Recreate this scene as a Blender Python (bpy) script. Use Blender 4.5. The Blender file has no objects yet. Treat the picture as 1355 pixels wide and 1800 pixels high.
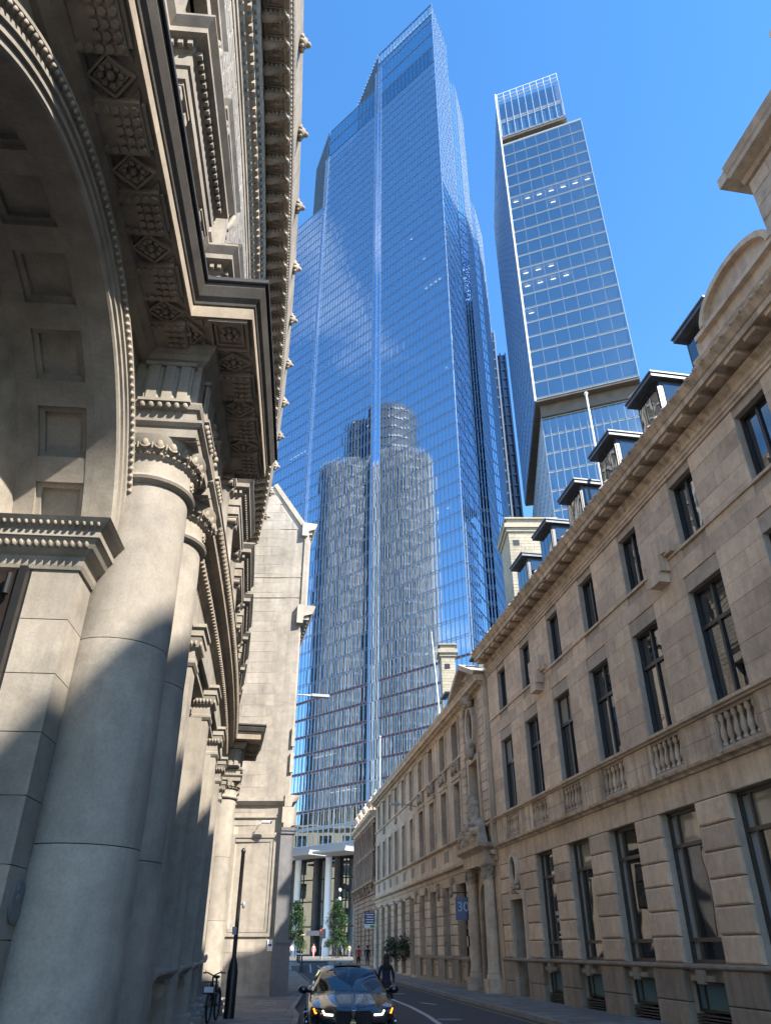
import bpy, bmesh, math, random
from math import sin, cos, pi, radians, sqrt, atan2, hypot
from mathutils import Vector, Matrix
random.seed(11)
SC = bpy.context.scene
COL = SC.collection

# ------------------------------------------------------------------ camera
cam_d = bpy.data.cameras.new('camera')
cam_d.sensor_fit = 'VERTICAL'
cam_d.sensor_height = 36.0
cam_d.lens = 26.0
cam_d.clip_start = 0.05
cam_d.clip_end = 6000
cam = bpy.data.objects.new('camera', cam_d)
COL.objects.link(cam)
CAMZ = 1.8
PITCH = math.atan(768 / 1300.0)
cam.location = (0, 0, CAMZ)
cam.rotation_euler = (pi / 2 + PITCH, 0, 0)
SC.camera = cam

# ------------------------------------------------------------------ sky and sun
SUN_EL = radians(42.0)
SUN_AZ = radians(130.0)            # clockwise from +Y (the viewing direction)
world = bpy.data.worlds.new('World')
SC.world = world
world.use_nodes = True
wn, wl = world.node_tree.nodes, world.node_tree.links
wn.clear()
w_out = wn.new('ShaderNodeOutputWorld')
w_bg = wn.new('ShaderNodeBackground')
w_sky = wn.new('ShaderNodeTexSky')
w_sky.sky_type = 'NISHITA'
w_sky.sun_disc = False
w_sky.sun_elevation = SUN_EL
w_sky.sun_rotation = SUN_AZ
w_sky.altitude = 0
w_sky.air_density = 1.0
w_sky.dust_density = 0.0
w_sky.ozone_density = 1.6
w_bg.inputs['Strength'].default_value = 0.115
# a few fair-weather clouds: a flat layer seen in perspective, so they crowd towards the horizon
tc = wn.new('ShaderNodeTexCoord')
sep = wn.new('ShaderNodeSeparateXYZ')
wl.new(tc.outputs['Generated'], sep.inputs[0])
def wmath(op, a, b=None):
    m = wn.new('ShaderNodeMath'); m.operation = op
    for i, v in enumerate((a, b)):
        if v is None: continue
        if isinstance(v, (int, float)): m.inputs[i].default_value = v
        else: wl.new(v, m.inputs[i])
    return m.outputs[0]
zc = wmath('MAXIMUM', wmath('ADD', sep.outputs[2], 0.06), 0.06)
cx = wmath('DIVIDE', sep.outputs[0], zc)
cy = wmath('DIVIDE', sep.outputs[1], zc)
cmb = wn.new('ShaderNodeCombineXYZ')
wl.new(cx, cmb.inputs[0]); wl.new(cy, cmb.inputs[1])
cn = wn.new('ShaderNodeTexNoise')
cn.inputs['Scale'].default_value = 1.1
cn.inputs['Detail'].default_value = 7
cn.inputs['Roughness'].default_value = 0.58
cn.inputs['Distortion'].default_value = 0.4
wl.new(cmb.outputs[0], cn.inputs['Vector'])
cr = wn.new('ShaderNodeValToRGB')
cr.color_ramp.elements[0].position = 0.575
cr.color_ramp.elements[1].position = 0.84
wl.new(cn.outputs['Fac'], cr.inputs[0])
up = wmath('GREATER_THAN', sep.outputs[2], 0.0)
cmask = wmath('MULTIPLY', cr.outputs[0], up)
mixc = wn.new('ShaderNodeMixRGB')
wl.new(cmask, mixc.inputs[0])
hs_ = wn.new('ShaderNodeHueSaturation'); hs_.inputs['Saturation'].default_value = 1.27; hs_.inputs['Value'].default_value = 1.0
wl.new(w_sky.outputs[0], hs_.inputs['Color'])
wl.new(hs_.outputs[0], mixc.inputs[1])
mixc.inputs[2].default_value = (4.6, 4.9, 5.4, 1)
wl.new(mixc.outputs[0], w_bg.inputs['Color'])
wl.new(w_bg.outputs[0], w_out.inputs['Surface'])

sun_d = bpy.data.lights.new('sun', 'SUN')
sun_d.energy = 3.7
sun_d.angle = radians(0.53)
sun_d.color = (1.0, 0.915, 0.79)
sun = bpy.data.objects.new('sun', sun_d)
COL.objects.link(sun)
SUNV = Vector((sin(SUN_AZ) * cos(SUN_EL), cos(SUN_AZ) * cos(SUN_EL), sin(SUN_EL)))
sun.rotation_euler = SUNV.to_track_quat('Z', 'Y').to_euler()
sun.location = SUNV * 400

SC.view_settings.view_transform = 'Standard'
SC.view_settings.look = 'None'
SC.view_settings.gamma = 1
SC.view_settings.exposure = 1.88
SC.view_settings.use_curve_mapping = False
SC.render.engine = 'CYCLES'
SC.cycles.max_bounces = 7
SC.cycles.diffuse_bounces = 4
SC.cycles.glossy_bounces = 4
SC.cycles.transparent_max_bounces = 10
SC.cycles.sample_clamp_indirect = 6
SC.cycles.use_denoising = True

# ------------------------------------------------------------------ frames: (s along, n outward, z up) -> world
class Frame:
    def __init__(self, P0, phi, side, kappa=0.0):
        self.P0, self.phi, self.side, self.k = P0, phi, side, kappa
    def ang(self, s): return self.phi + self.k * s
    def pt(self, s, n, z):
        p = self.phi + self.k * s
        if self.k:
            x = self.P0[0] + (cos(p) - cos(self.phi)) / self.k
            y = self.P0[1] + (sin(p) - sin(self.phi)) / self.k
        else:
            x = self.P0[0] - sin(p) * s
            y = self.P0[1] + cos(p) * s
        return (x + self.side * n * cos(p), y + self.side * n * sin(p), z)
    def rot(self, s):           # z rotation that turns local +Y to the outward normal
        p = self.ang(s)
        return atan2(self.side * sin(p), self.side * cos(p)) - pi / 2
WORLD = Frame((0, 0), -pi / 2, 1)      # s = +x ; n = -y  (helper only)
class Plain:
    k = 0
    def pt(self, a, b, c): return (a, b, c)
    def rot(self, s): return 0.0
PL = Plain()
LF = Frame((-2.9, 6.5), radians(5.2), 1, radians(0.3))
R1F = Frame((11.55, 0.0), radians(9.6), -1)
o2 = R1F.pt(38.0, 0, 0)
R2F = Frame((o2[0], o2[1]), radians(8.9), -1)
o3 = R2F.pt(39.6, 0, 0)
R3F = Frame((o3[0], o3[1]), radians(8.3), -1)
TAF = Frame((15.45, 128.36), radians(47), -1)
TBF = Frame((30.09, 116.5), radians(69), -1)

# ------------------------------------------------------------------ object helpers
def root(name, label, cat, loc=(0, 0, 0), group=None):
    o = bpy.data.objects.new(name, None)
    o.empty_display_size = 0.3
    COL.objects.link(o)
    o.location = loc
    o['label'] = label; o['category'] = cat
    if group: o['group'] = group
    return o
def tag(o, label=None, cat=None, group=None, kind=None):
    if label: o['label'] = label
    if cat: o['category'] = cat
    if group: o['group'] = group
    if kind: o['kind'] = kind
    return o
def base_of(parent):
    v = Vector((0, 0, 0))
    while parent is not None:
        v += Vector(parent.location); parent = parent.parent
    return v
class MB:
    def __init__(self, fr=PL):
        self.v, self.f, self.fr = [], [], fr
        self.smooth_from = None
    def P(self, s, n, z):
        self.v.append(self.fr.pt(s, n, z)); return len(self.v) - 1
    def raw(self, verts, faces):
        b = len(self.v); self.v += [tuple(p) for p in verts]
        self.f += [tuple(i + b for i in f) for f in faces]
    def box(self, s0, s1, n0, n1, z0, z1):
        if self.fr.k and abs(s1 - s0) > 1.3:
            return self.sweep([(s0, 0), (s1, 0)], [(n0, z0), (n1, z0), (n1, z1), (n0, z1)])
        b = len(self.v)
        for s in (s0, s1):
            for n in (n0, n1):
                for z in (z0, z1):
                    self.v.append(self.fr.pt(s, n, z))
        for q in ((0, 1, 3, 2), (4, 6, 7, 5), (0, 4, 5, 1), (2, 3, 7, 6), (0, 2, 6, 4), (1, 5, 7, 3)):
            self.f.append(tuple(b + i for i in q))
        return self
    def sweep(self, path, prof, step=1.0, closed=True, caps=True):
        pts = []
        for i in range(len(path) - 1):
            a, c = path[i], path[i + 1]
            L = hypot(c[0] - a[0], c[1] - a[1])
            m = max(1, int(math.ceil(L / step))) if self.fr.k else 1
            for j in range(m):
                pts.append((a[0] + (c[0] - a[0]) * j / m, a[1] + (c[1] - a[1]) * j / m))
        pts.append(path[-1])
        nor = []
        for i in range(len(pts) - 1):
            dx, dy = pts[i + 1][0] - pts[i][0], pts[i + 1][1] - pts[i][1]
            l = hypot(dx, dy) or 1
            nor.append((-dy / l, dx / l))
        m = len(prof); b0 = len(self.v)
        for i, (s, n) in enumerate(pts):
            if i == 0: o = nor[0]
            elif i == len(pts) - 1: o = nor[-1]
            else:
                a, c = nor[i - 1], nor[i]
                k = 1 + a[0] * c[0] + a[1] * c[1]
                o = ((a[0] + c[0]) / k, (a[1] + c[1]) / k) if k > 0.05 else a
            for d, z in prof:
                self.v.append(self.fr.pt(s + o[0] * d, n + o[1] * d, z))
        for i in range(len(pts) - 1):
            for j in range(m if closed else m - 1):
                j2 = (j + 1) % m
                self.f.append((b0 + i * m + j, b0 + i * m + j2, b0 + (i + 1) * m + j2, b0 + (i + 1) * m + j))
        if caps and closed:
            self.f.append(tuple(b0 + j for j in range(m)))
            self.f.append(tuple(b0 + (len(pts) - 1) * m + j for j in reversed(range(m))))
        return self
    def lathe(self, s, n, prof, seg=24, a0=0.0, a1=2 * pi, sq=1.0):
        b = len(self.v); full = abs(a1 - a0 - 2 * pi) < 1e-6
        cnt = seg if full else seg + 1
        for r, z in prof:
            for i in range(cnt):
                a = a0 + (a1 - a0) * i / seg
                self.v.append(self.fr.pt(s + r * cos(a), n + r * sin(a) * sq, z))
        for k in range(len(prof) - 1):
            for i in range(seg):
                i2 = (i + 1) % cnt
                self.f.append((b + k * cnt + i, b + k * cnt + i2, b + (k + 1) * cnt + i2, b + (k + 1) * cnt + i))
        if full:
            self.f.append(tuple(b + i for i in reversed(range(cnt))))
            self.f.append(tuple(b + (len(prof) - 1) * cnt + i for i in range(cnt)))
        return self
    def ell(self, s, n, z, rs, rn, rz, u=8, w=5):
        b = len(self.v)
        self.v.append(self.fr.pt(s, n, z + rz))
        for k in range(1, w):
            t = pi * k / w
            for i in range(u):
                a = 2 * pi * i / u
                self.v.append(self.fr.pt(s + rs * sin(t) * cos(a), n + rn * sin(t) * sin(a), z + rz * cos(t)))
        self.v.append(self.fr.pt(s, n, z - rz))
        last = len(self.v) - 1
        for i in range(u):
            i2 = (i + 1) % u
            self.f.append((b, b + 1 + i, b + 1 + i2))
            for k in range(w - 2):
                self.f.append((b + 1 + k * u + i, b + 1 + (k + 1) * u + i, b + 1 + (k + 1) * u + i2, b + 1 + k * u + i2))
            self.f.append((b + 1 + (w - 2) * u + i, last, b + 1 + (w - 2) * u + i2))
        return self
    def tube(self, pts, r, seg=8, r1=None):     # pts in frame coordinates
        W = [Vector(self.fr.pt(*p)) for p in pts]
        b = len(self.v); N = len(W)
        for i, p in enumerate(W):
            t = (W[min(i + 1, N - 1)] - W[max(i - 1, 0)])
            t = t.normalized() if t.length > 1e-9 else Vector((0, 0, 1))
            u = t.cross(Vector((0, 0, 1)))
            if u.length < 1e-3: u = Vector((1, 0, 0))
            u.normalize(); w = t.cross(u)
            rr = r if r1 is None else r + (r1 - r) * i / max(1, N - 1)
            if isinstance(r, (list, tuple)): rr = r[i]
            for k in range(seg):
                a = 2 * pi * k / seg
                self.v.append(tuple(p + u * (rr * cos(a)) + w * (rr * sin(a))))
        for i in range(N - 1):
            for k in range(seg):
                k2 = (k + 1) % seg
                self.f.append((b + i * seg + k, b + i * seg + k2, b + (i + 1) * seg + k2, b + (i + 1) * seg + k))
        self.f.append(tuple(b + k for k in reversed(range(seg))))
        self.f.append(tuple(b + (N - 1) * seg + k for k in range(seg)))
        return self
    def prism(self, poly, n0, n1):              # poly in (s,z), extruded n0..n1
        b = len(self.v); m = len(poly)
        for n in (n0, n1):
            for s, z in poly: self.v.append(self.fr.pt(s, n, z))
        self.f.append(tuple(b + i for i in range(m)))
        self.f.append(tuple(b + m + i for i in reversed(range(m))))
        for i in range(m):
            j = (i + 1) % m
            self.f.append((b + i, b + m + i, b + m + j, b + j))
        return self
    def slab(self, poly, z0, z1):               # poly in (s,n)
        b = len(self.v); m = len(poly)
        for z in (z0, z1):
            for s, n in poly: self.v.append(self.fr.pt(s, n, z))
        self.f.append(tuple(b + i for i in reversed(range(m))))
        self.f.append(tuple(b + m + i for i in range(m)))
        for i in range(m):
            j = (i + 1) % m
            self.f.append((b + i, b + j, b + m + j, b + m + i))
        return self
    def sprig(self, s, n, z, w, h, d, cnt, rnd, u=6, k=4):   # carved foliage: overlapping bosses
        for _ in range(cnt):
            a, b_ = rnd.uniform(-1, 1), rnd.uniform(-1, 1)
            q = rnd.uniform(0.10, 0.22)
            self.ell(s + a * w * 0.5, n + rnd.uniform(0.0, d * 0.55), z + b_ * h * 0.5, w * q * rnd.uniform(.7, 1.3), d * rnd.uniform(.4, .7), h * q * rnd.uniform(.8, 1.6), u, k)
        return self
    def build(self, name, mat, parent=None, smooth=False, kind=None, fixn=True):
        me = bpy.data.meshes.new(name)
        off = base_of(parent) if parent is not None else Vector((0, 0, 0))
        me.from_pydata([(p[0] - off.x, p[1] - off.y, p[2] - off.z) for p in self.v], [], self.f)
        me.validate()
        if fixn and len(self.f) < 60000:
            bm = bmesh.new(); bm.from_mesh(me)
            bmesh.ops.recalc_face_normals(bm, faces=bm.faces)
            bm.to_mesh(me); bm.free()
        if smooth:
            me.shade_smooth() if smooth is True else me.set_sharp_from_angle(angle=radians(smooth))
            if smooth is not True:
                for p in me.polygons: p.use_smooth = True
        if mat is not None: me.materials.append(M[mat] if isinstance(mat, str) else mat)
        o = bpy.data.objects.new(name, me)
        COL.objects.link(o)
        if parent is not None: o.parent = parent
        if kind: o['kind'] = kind
        return o
def inst(name, me, parent, loc, rz=0.0, scale=(1, 1, 1)):
    o = bpy.data.objects.new(name, me); COL.objects.link(o)
    off = base_of(parent) if parent is not None else Vector((0, 0, 0))
    o.location = Vector(loc) - off
    o.rotation_euler = (0, 0, rz); o.scale = scale
    if parent is not None: o.parent = parent
    return o
def part(name, mat, parent, fr, *boxes, **kw):
    m = MB(fr)
    for b in boxes: m.box(*b)
    return m.build(name, mat, parent, **kw)

# ------------------------------------------------------------------ materials
M = {}
def nt(name):
    m = bpy.data.materials.new(name); m.use_nodes = True
    t = m.node_tree; t.nodes.clear()
    out = t.nodes.new('ShaderNodeOutputMaterial')
    b = t.nodes.new('ShaderNodeBsdfPrincipled')
    t.links.new(b.outputs[0], out.inputs[0])
    M[name] = m
    return m, t, b, out
def setp(b, **k):
    for a, v in k.items():
        b.inputs[a.replace('_', ' ')].default_value = v
def noise(t, vec, scale, detail=4, rough=.55, sc=None):
    n = t.nodes.new('ShaderNodeTexNoise')
    n.inputs['Scale'].default_value = scale; n.inputs['Detail'].default_value = detail
    n.inputs['Roughness'].default_value = rough
    if sc is not None:
        mp = t.nodes.new('ShaderNodeMapping'); mp.inputs['Scale'].default_value = sc
        t.links.new(vec, mp.inputs[0]); vec = mp.outputs[0]
    t.links.new(vec, n.inputs['Vector'])
    return n.outputs['Fac']
def ramp(t, fac, stops):
    r = t.nodes.new('ShaderNodeValToRGB')
    e = r.color_ramp.elements
    e[0].position, e[0].color = stops[0][0], stops[0][1]
    e[1].position, e[1].color = stops[1][0], stops[1][1]
    for p, c in stops[2:]:
        q = e.new(p); q.color = c
    t.links.new(fac, r.inputs[0]); return r.outputs[0]
def mixrgb(t, mode, fac, a, b):
    m = t.nodes.new('ShaderNodeMixRGB'); m.blend_type = mode
    for i, v in ((0, fac), (1, a), (2, b)):
        if isinstance(v, (int, float)): m.inputs[i].default_value = v
        elif isinstance(v, tuple): m.inputs[i].default_value = v
        else: t.links.new(v, m.inputs[i])
    return m.outputs[0]
def g4(v): return (v, v, v, 1)
def stone(name, col, streak=.35, blotch=.25, rough=.82, bump=.25, fine=38, strs=(3.2, 3.2, .16), rnd=.10):
    m, t, b, out = nt(name)
    geo = t.nodes.new('ShaderNodeNewGeometry'); pos = geo.outputs['Position']
    n1 = noise(t, pos, .55, 5, .6)
    n2 = noise(t, pos, fine, 4, .65)
    n3 = noise(t, pos, 1.0, 5, .62, strs)
    n4 = noise(t, pos, 4.5, 5, .6)
    c = mixrgb(t, 'MULTIPLY', 1.0, (*col, 1), ramp(t, n1, [(.3, g4(1 - blotch)), (.72, g4(1 + blotch * .5))]))
    c = mixrgb(t, 'MULTIPLY', 1.0, c, ramp(t, n2, [(.25, g4(.84)), (.75, g4(1.12))]))
    c = mixrgb(t, 'MULTIPLY', 1.0, c, ramp(t, n4, [(.3, (.86, .85, .84, 1)), (.62, (1.04, 1.04, 1.05, 1))]))
    n5 = noise(t, pos, 1.35, 6, .68)
    c = mixrgb(t, 'MULTIPLY', 1.0, c, ramp(t, n5, [(.50, (1, 1, 1, 1)), (.66, (1 - blotch * .75, 1 - blotch * .72, 1 - blotch * .66, 1))]))
    st = ramp(t, n3, [(.30, g4(1)), (.56, g4(0))])
    c = mixrgb(t, 'MIX', mixrgb(t, 'MULTIPLY', 1.0, st, g4(streak)), c, (col[0] * .34, col[1] * .32, col[2] * .31, 1))
    oi = t.nodes.new('ShaderNodeObjectInfo')
    c = mixrgb(t, 'MULTIPLY', 1.0, c, ramp(t, oi.outputs['Random'], [(0, (1 - rnd, 1 - rnd, 1 - rnd * .9, 1)), (1, (1 + rnd, 1 + rnd * .95, 1 + rnd * .85, 1))]))
    t.links.new(c, b.inputs['Base Color'])
    bp = t.nodes.new('ShaderNodeBump'); bp.inputs['Strength'].default_value = bump; bp.inputs['Distance'].default_value = .012
    t.links.new(mixrgb(t, 'MIX', .5, n2, n4), bp.inputs['Height'])
    t.links.new(bp.outputs[0], b.inputs['Normal'])
    setp(b, Roughness=rough)
    return m
def plainm(name, col, rough=.6, metal=0.0, var=.15, scale=6.0, bump=.0, **kw):
    m, t, b, out = nt(name)
    geo = t.nodes.new('ShaderNodeNewGeometry')
    n1 = noise(t, geo.outputs['Position'], scale, 4, .6)
    c = mixrgb(t, 'MULTIPLY', 1.0, (*col, 1), ramp(t, n1, [(.3, g4(1 - var)), (.7, g4(1 + var))]))
    t.links.new(c, b.inputs['Base Color'])
    setp(b, Roughness=rough, Metallic=metal)
    for k, v in kw.items(): b.inputs[k.replace('_', ' ')].default_value = v
    if bump:
        bp = t.nodes.new('ShaderNodeBump'); bp.inputs['Strength'].default_value = bump; bp.inputs['Distance'].default_value = .02
        t.links.new(n1, bp.inputs['Height']); t.links.new(bp.outputs[0], b.inputs['Normal'])
    return m
def emit(name, col, strength):
    m, t, b, out = nt(name)
    setp(b, Base_Color=(*col, 1), Roughness=.4)
    b.inputs['Emission Color'].default_value = (*col, 1)
    b.inputs['Emission Strength'].default_value = strength
    return m
def clear_glass(name, tint, refl, gloss_tint=(1, 1, 1), wav=0.0, wscale=.6):
    # coated glazing: part mirror, part see-through; reflection grows at grazing angles
    m, t, b, out = nt(name); t.nodes.remove(b)
    tr = t.nodes.new('ShaderNodeBsdfTransparent'); tr.inputs[0].default_value = (*tint, 1)
    gl = t.nodes.new('ShaderNodeBsdfGlossy'); gl.inputs['Roughness'].default_value = .0; gl.inputs[0].default_value = (*gloss_tint, 1)
    lw = t.nodes.new('ShaderNodeLayerWeight'); lw.inputs[0].default_value = .22
    mr = t.nodes.new('ShaderNodeMapRange'); mr.inputs['To Min'].default_value = refl; mr.inputs['To Max'].default_value = 1.0
    t.links.new(lw.outputs['Fresnel'], mr.inputs[0])
    mx = t.nodes.new('ShaderNodeMixShader')
    t.links.new(mr.outputs[0], mx.inputs[0]); t.links.new(tr.outputs[0], mx.inputs[1]); t.links.new(gl.outputs[0], mx.inputs[2])
    if wav:
        geo = t.nodes.new('ShaderNodeNewGeometry')
        bp = t.nodes.new('ShaderNodeBump'); bp.inputs['Strength'].default_value = wav; bp.inputs['Distance'].default_value = .05
        t.links.new(noise(t, geo.outputs['Position'], wscale, 1, .5), bp.inputs['Height'])
        t.links.new(bp.outputs[0], gl.inputs['Normal'])
    t.links.new(mx.outputs[0], out.inputs[0])
    return m
stone('portland', (.33, .298, .25), streak=.34, blotch=.30)
stone('portland_dirty', (.33, .278, .215), streak=.40, blotch=.25)
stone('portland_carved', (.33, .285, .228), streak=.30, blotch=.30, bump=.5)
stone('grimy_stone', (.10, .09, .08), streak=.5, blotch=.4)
stone('gable_stone', (.37, .335, .285), streak=.30, blotch=.22, rnd=.12)
stone('sandstone', (.70, .54, .395), streak=.22, blotch=.26, rnd=.17)
stone('sandstone_trim', (.68, .53, .39), streak=.45, blotch=.25)
stone('sandstone_stained', (.65, .51, .38), streak=.9, blotch=.35, strs=(3.6, 3.6, .22))
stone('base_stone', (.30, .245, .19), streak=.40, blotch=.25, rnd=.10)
stone('mortar', (.50, .42, .34), streak=.2, blotch=.2)
stone('limestone_old', (.67, .53, .39), streak=.5, blotch=.3)
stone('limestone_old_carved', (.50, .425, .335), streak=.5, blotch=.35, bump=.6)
stone('red_stone', (.42, .26, .165), streak=.45, blotch=.35, bump=.5)
stone('granite_dark', (.16, .16, .165), streak=.2, blotch=.2, rough=.45)
stone('cream_brick', (.40, .36, .275), streak=.2, blotch=.15)
stone('paving', (.19, .18, .165), streak=.0, blotch=.3, rnd=.16)
stone('kerb_stone', (.22, .215, .20), streak=0, blotch=.2)
plainm('asphalt', (.045, .045, .048), .88, var=.35, scale=60, bump=.3)
plainm('lead', (.10, .11, .125), .5, .2, var=.2, scale=3)
plainm('lead_dark', (.035, .034, .034), .6, var=.3, scale=5)
plainm('slate', (.09, .095, .11), .6, var=.3, scale=8)
plainm('frame_dark', (.022, .022, .024), .38, var=.2)
plainm('frame_bronze', (.05, .04, .032), .4, var=.2)
plainm('reveal_paint', (.20, .225, .26), .5, var=.08)
plainm('door_dark', (.018, .013, .011), .35, var=.4, scale=9)
plainm('iron_black', (.012, .012, .013), .4, var=.2)
plainm('steel_white', (.78, .78, .76), .45, var=.04)
plainm('steel_grey', (.32, .34, .37), .4, .3, var=.06)
plainm('steel_light', (.55, .60, .66), .35, .35, var=.05)
plainm('marking_white', (.42, .41, .385), .7, var=.25, scale=30)
plainm('marking_yellow', (.26, .20, .07), .7, var=.25, scale=30)
plainm('sign_blue', (.012, .035, .16), .35, var=.05)
plainm('sign_white', (.8, .8, .78), .45, var=.03)
plainm('sign_green', (.05, .30, .06), .45, var=.03)
plainm('door_blue', (.01, .06, .26), .3, var=.1)
plainm('rubber', (.015, .015, .015), .8, var=.2)
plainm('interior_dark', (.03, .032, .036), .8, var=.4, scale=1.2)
m_, t_, b_, o_ = nt('opal_glass'); setp(b_, Base_Color=(.30, .36, .40, 1), Roughness=.05, IOR=1.7)
plainm('curtain_pale', (.55, .56, .55), .8, var=.12, scale=2)
plainm('louvre_grey', (.05, .05, .052), .6, var=.2)
m_, t_, b_, o_ = nt('window_glass'); setp(b_, Base_Color=(.012, .014, .016, 1), Roughness=.012, IOR=2.15)
geo_ = t_.nodes.new('ShaderNodeNewGeometry'); bp_ = t_.nodes.new('ShaderNodeBump'); bp_.inputs['Strength'].default_value = .10; bp_.inputs['Distance'].default_value = .05
t_.links.new(noise(t_, geo_.outputs['Position'], .9, 1, .4), bp_.inputs['Height']); t_.links.new(bp_.outputs[0], b_.inputs['Normal'])
m_, t_, b_, o_ = nt('blind_glass'); setp(b_, Base_Color=(.30, .28, .24, 1), Roughness=.04, IOR=1.6)
m_, t_, b_, o_ = nt('dull_glass'); setp(b_, Base_Color=(.012, .011, .010, 1), Roughness=.05, IOR=1.45)
m_, t_, b_, o_ = nt('basement_glass'); setp(b_, Base_Color=(.10, .19, .22, 1), Roughness=.12, IOR=1.5)

# ------------------------------------------------------------------ masonry helpers
def unit_stone(ch=.022):
    me = bpy.data.meshes.new('ashlar_block')
    v = []
    for y, k in ((0, 0), (1 - ch, 0), (1, ch)):
        for x, z in ((-.5 + k, -.5 + k), (.5 - k, -.5 + k), (.5 - k, .5 - k), (-.5 + k, .5 - k)):
            v.append((x, y, z))
    f = [(0, 1, 2, 3)[::-1]]
    for r in (0, 4):
        for i in range(4):
            j = (i + 1) % 4
            f.append((r + i, r + j, r + 4 + j, r + 4 + i))
    f.append((8, 9, 10, 11))
    me.from_pydata(v, [], f)
    bm = bmesh.new(); bm.from_mesh(me); bmesh.ops.recalc_face_normals(bm, faces=bm.faces); bm.to_mesh(me); bm.free()
    return me, v, f
STONE_CACHE = {}
def stone_mesh(mat, ch=.022):
    k = (mat, ch)
    if k not in STONE_CACHE:
        me, v, f = unit_stone(ch); me.materials.append(M[mat]); STONE_CACHE[k] = (me, v, f)
    return STONE_CACHE[k]
def courses(s0, s1, z0, z1, ch, ln, holes, rnd, jit=.25, gap=.006):
    """split a wall rectangle into courses of stones around rectangular holes -> list of (s0,s1,z0,z1)"""
    nC = max(1, round((z1 - z0) / ch)); h = (z1 - z0) / nC
    out = []
    for c in range(nC):
        a, b = z0 + c * h, z0 + (c + 1) * h
        spans = [(s0, s1)]
        for (h0, h1, y0, y1) in holes:
            if y1 <= a + .02 or y0 >= b - .02: continue
            ns = []
            for p, q in spans:
                if h1 <= p or h0 >= q: ns.append((p, q)); continue
                if h0 > p: ns.append((p, h0))
                if h1 < q: ns.append((h1, q))
            spans = ns
        for p, q in spans:
            if q - p < .03: continue
            x = p; first = True
            while x < q - 1e-4:
                l = ln * rnd.uniform(1 - jit, 1 + jit)
                if first and (c % 2): l *= .55
                first = False
                e = x + l
                if q - e < ln * .45: e = q
                out.append((x + gap / 2, e - gap / 2, a + gap / 2, b - gap / 2)); x = e
    return out
def lay_stones(name, parent, fr, pieces, n_face, thick, mat, cap=300, ch=.022, jitter=.004, rnd=random):
    me, uv, uf = stone_mesh(mat, ch)
    def key(p):
        w = fr.pt((p[0] + p[1]) / 2, n_face, (p[2] + p[3]) / 2)
        d2 = w[0] ** 2 + w[1] ** 2 + (w[2] - CAMZ) ** 2
        return -(p[1] - p[0]) * (p[3] - p[2]) / d2
    pieces = sorted(pieces, key=key)
    rest = MB(fr)
    for i, (a, b, z0, z1) in enumerate(pieces):
        nf = n_face + rnd.uniform(-jitter, jitter)
        sc_ = (a + b) / 2
        if i < cap:
            inst(name, me, parent, fr.pt(sc_, nf - thick, (z0 + z1) / 2), fr.rot(sc_), (b - a, thick, z1 - z0))
        else:
            bi = len(rest.v)
            for x, y, z in uv:
                rest.v.append(fr.pt(sc_ + x * (b - a), nf - thick + y * thick, (z0 + z1) / 2 + z * (z1 - z0)))
            rest.f += [tuple(bi + k for k in f) for f in uf]
    if rest.v: rest.build(name, mat, parent, kind='stuff')
def wall_rects(s0, s1, z0, z1, holes):
    xs = sorted(set([s0, s1] + [min(max(v, s0), s1) for h in holes for v in h[:2]]))
    out = []
    for a, b in zip(xs[:-1], xs[1:]):
        if b - a < 1e-4: continue
        m = (a + b) / 2
        cut = sorted((max(h[2], z0), min(h[3], z1)) for h in holes if h[0] < m < h[1] and h[3] > z0 and h[2] < z1)
        z = z0
        for p, q in cut:
            if p > z: out.append((a, b, z, p))
            z = max(z, q)
        if z < z1: out.append((a, b, z, z1))
    return out
def wall(name, mat, parent, fr, s0, s1, z0, z1, n0, n1, holes=()):
    m = MB(fr)
    for a, b, p, q in wall_rects(s0, s1, z0, z1, list(holes)): m.box(a, b, n0, n1, p, q)
    return m.build(name, mat, parent)
def window(parent, fr, s0, s1, z0, z1, n, vs=(.5,), hs=(), fw=.07, fd=.10, bar=.05, fmat='frame_dark', gmat='window_glass', name='window', lower=None):
    m = MB(fr)
    m.box(s0, s0 + fw, n, n + fd, z0, z1); m.box(s1 - fw, s1, n, n + fd, z0, z1)
    m.box(s0 + fw, s1 - fw, n + .002, n + fd - .002, z0, z0 + fw); m.box(s0 + fw, s1 - fw, n + .002, n + fd - .002, z1 - fw, z1)
    W, H = s1 - s0, z1 - z0
    for v in vs: m.box(s0 + W * v - bar / 2, s0 + W * v + bar / 2, n + .012, n + fd - .012, z0 + fw, z1 - fw)
    for h in hs: m.box(s0 + fw, s1 - fw, n + .02, n + fd - .004, z0 + H * h - bar * .6, z0 + H * h + bar * .6)
    fo = m.build(name, fmat, parent)
    xs = [s0 + fw * .5] + [s0 + W * v for v in vs] + [s1 - fw * .5]
    zs = [z0 + fw * .5] + [z0 + H * h for h in sorted(hs)] + [z1 - fw * .5]
    rnd = random.Random(int(s0 * 991 + z0 * 77))
    blind = hs and gmat in ('window_glass', 'dull_glass') and rnd.random() < .28
    for i in range(len(xs) - 1):
        for j in range(len(zs) - 1):
            g = MB(fr); t0, t1 = rnd.uniform(-.004, .004), rnd.uniform(-.004, .004)
            nn = n + fd * .4
            a = [g.P(xs[i], nn + t0, zs[j]), g.P(xs[i + 1], nn - t0, zs[j]), g.P(xs[i + 1], nn - t0 + t1, zs[j + 1]), g.P(xs[i], nn + t0 + t1, zs[j + 1])]
            g.f.append(tuple(a))
            g.build('pane', 'blind_glass' if (blind and j == len(zs) - 2) else gmat, fo, fixn=False)
    return fo
plainm('poster_dark', (.02, .022, .03), .3, var=.2)
plainm('poster_red', (.42, .10, .05), .4, var=.1)
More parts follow.
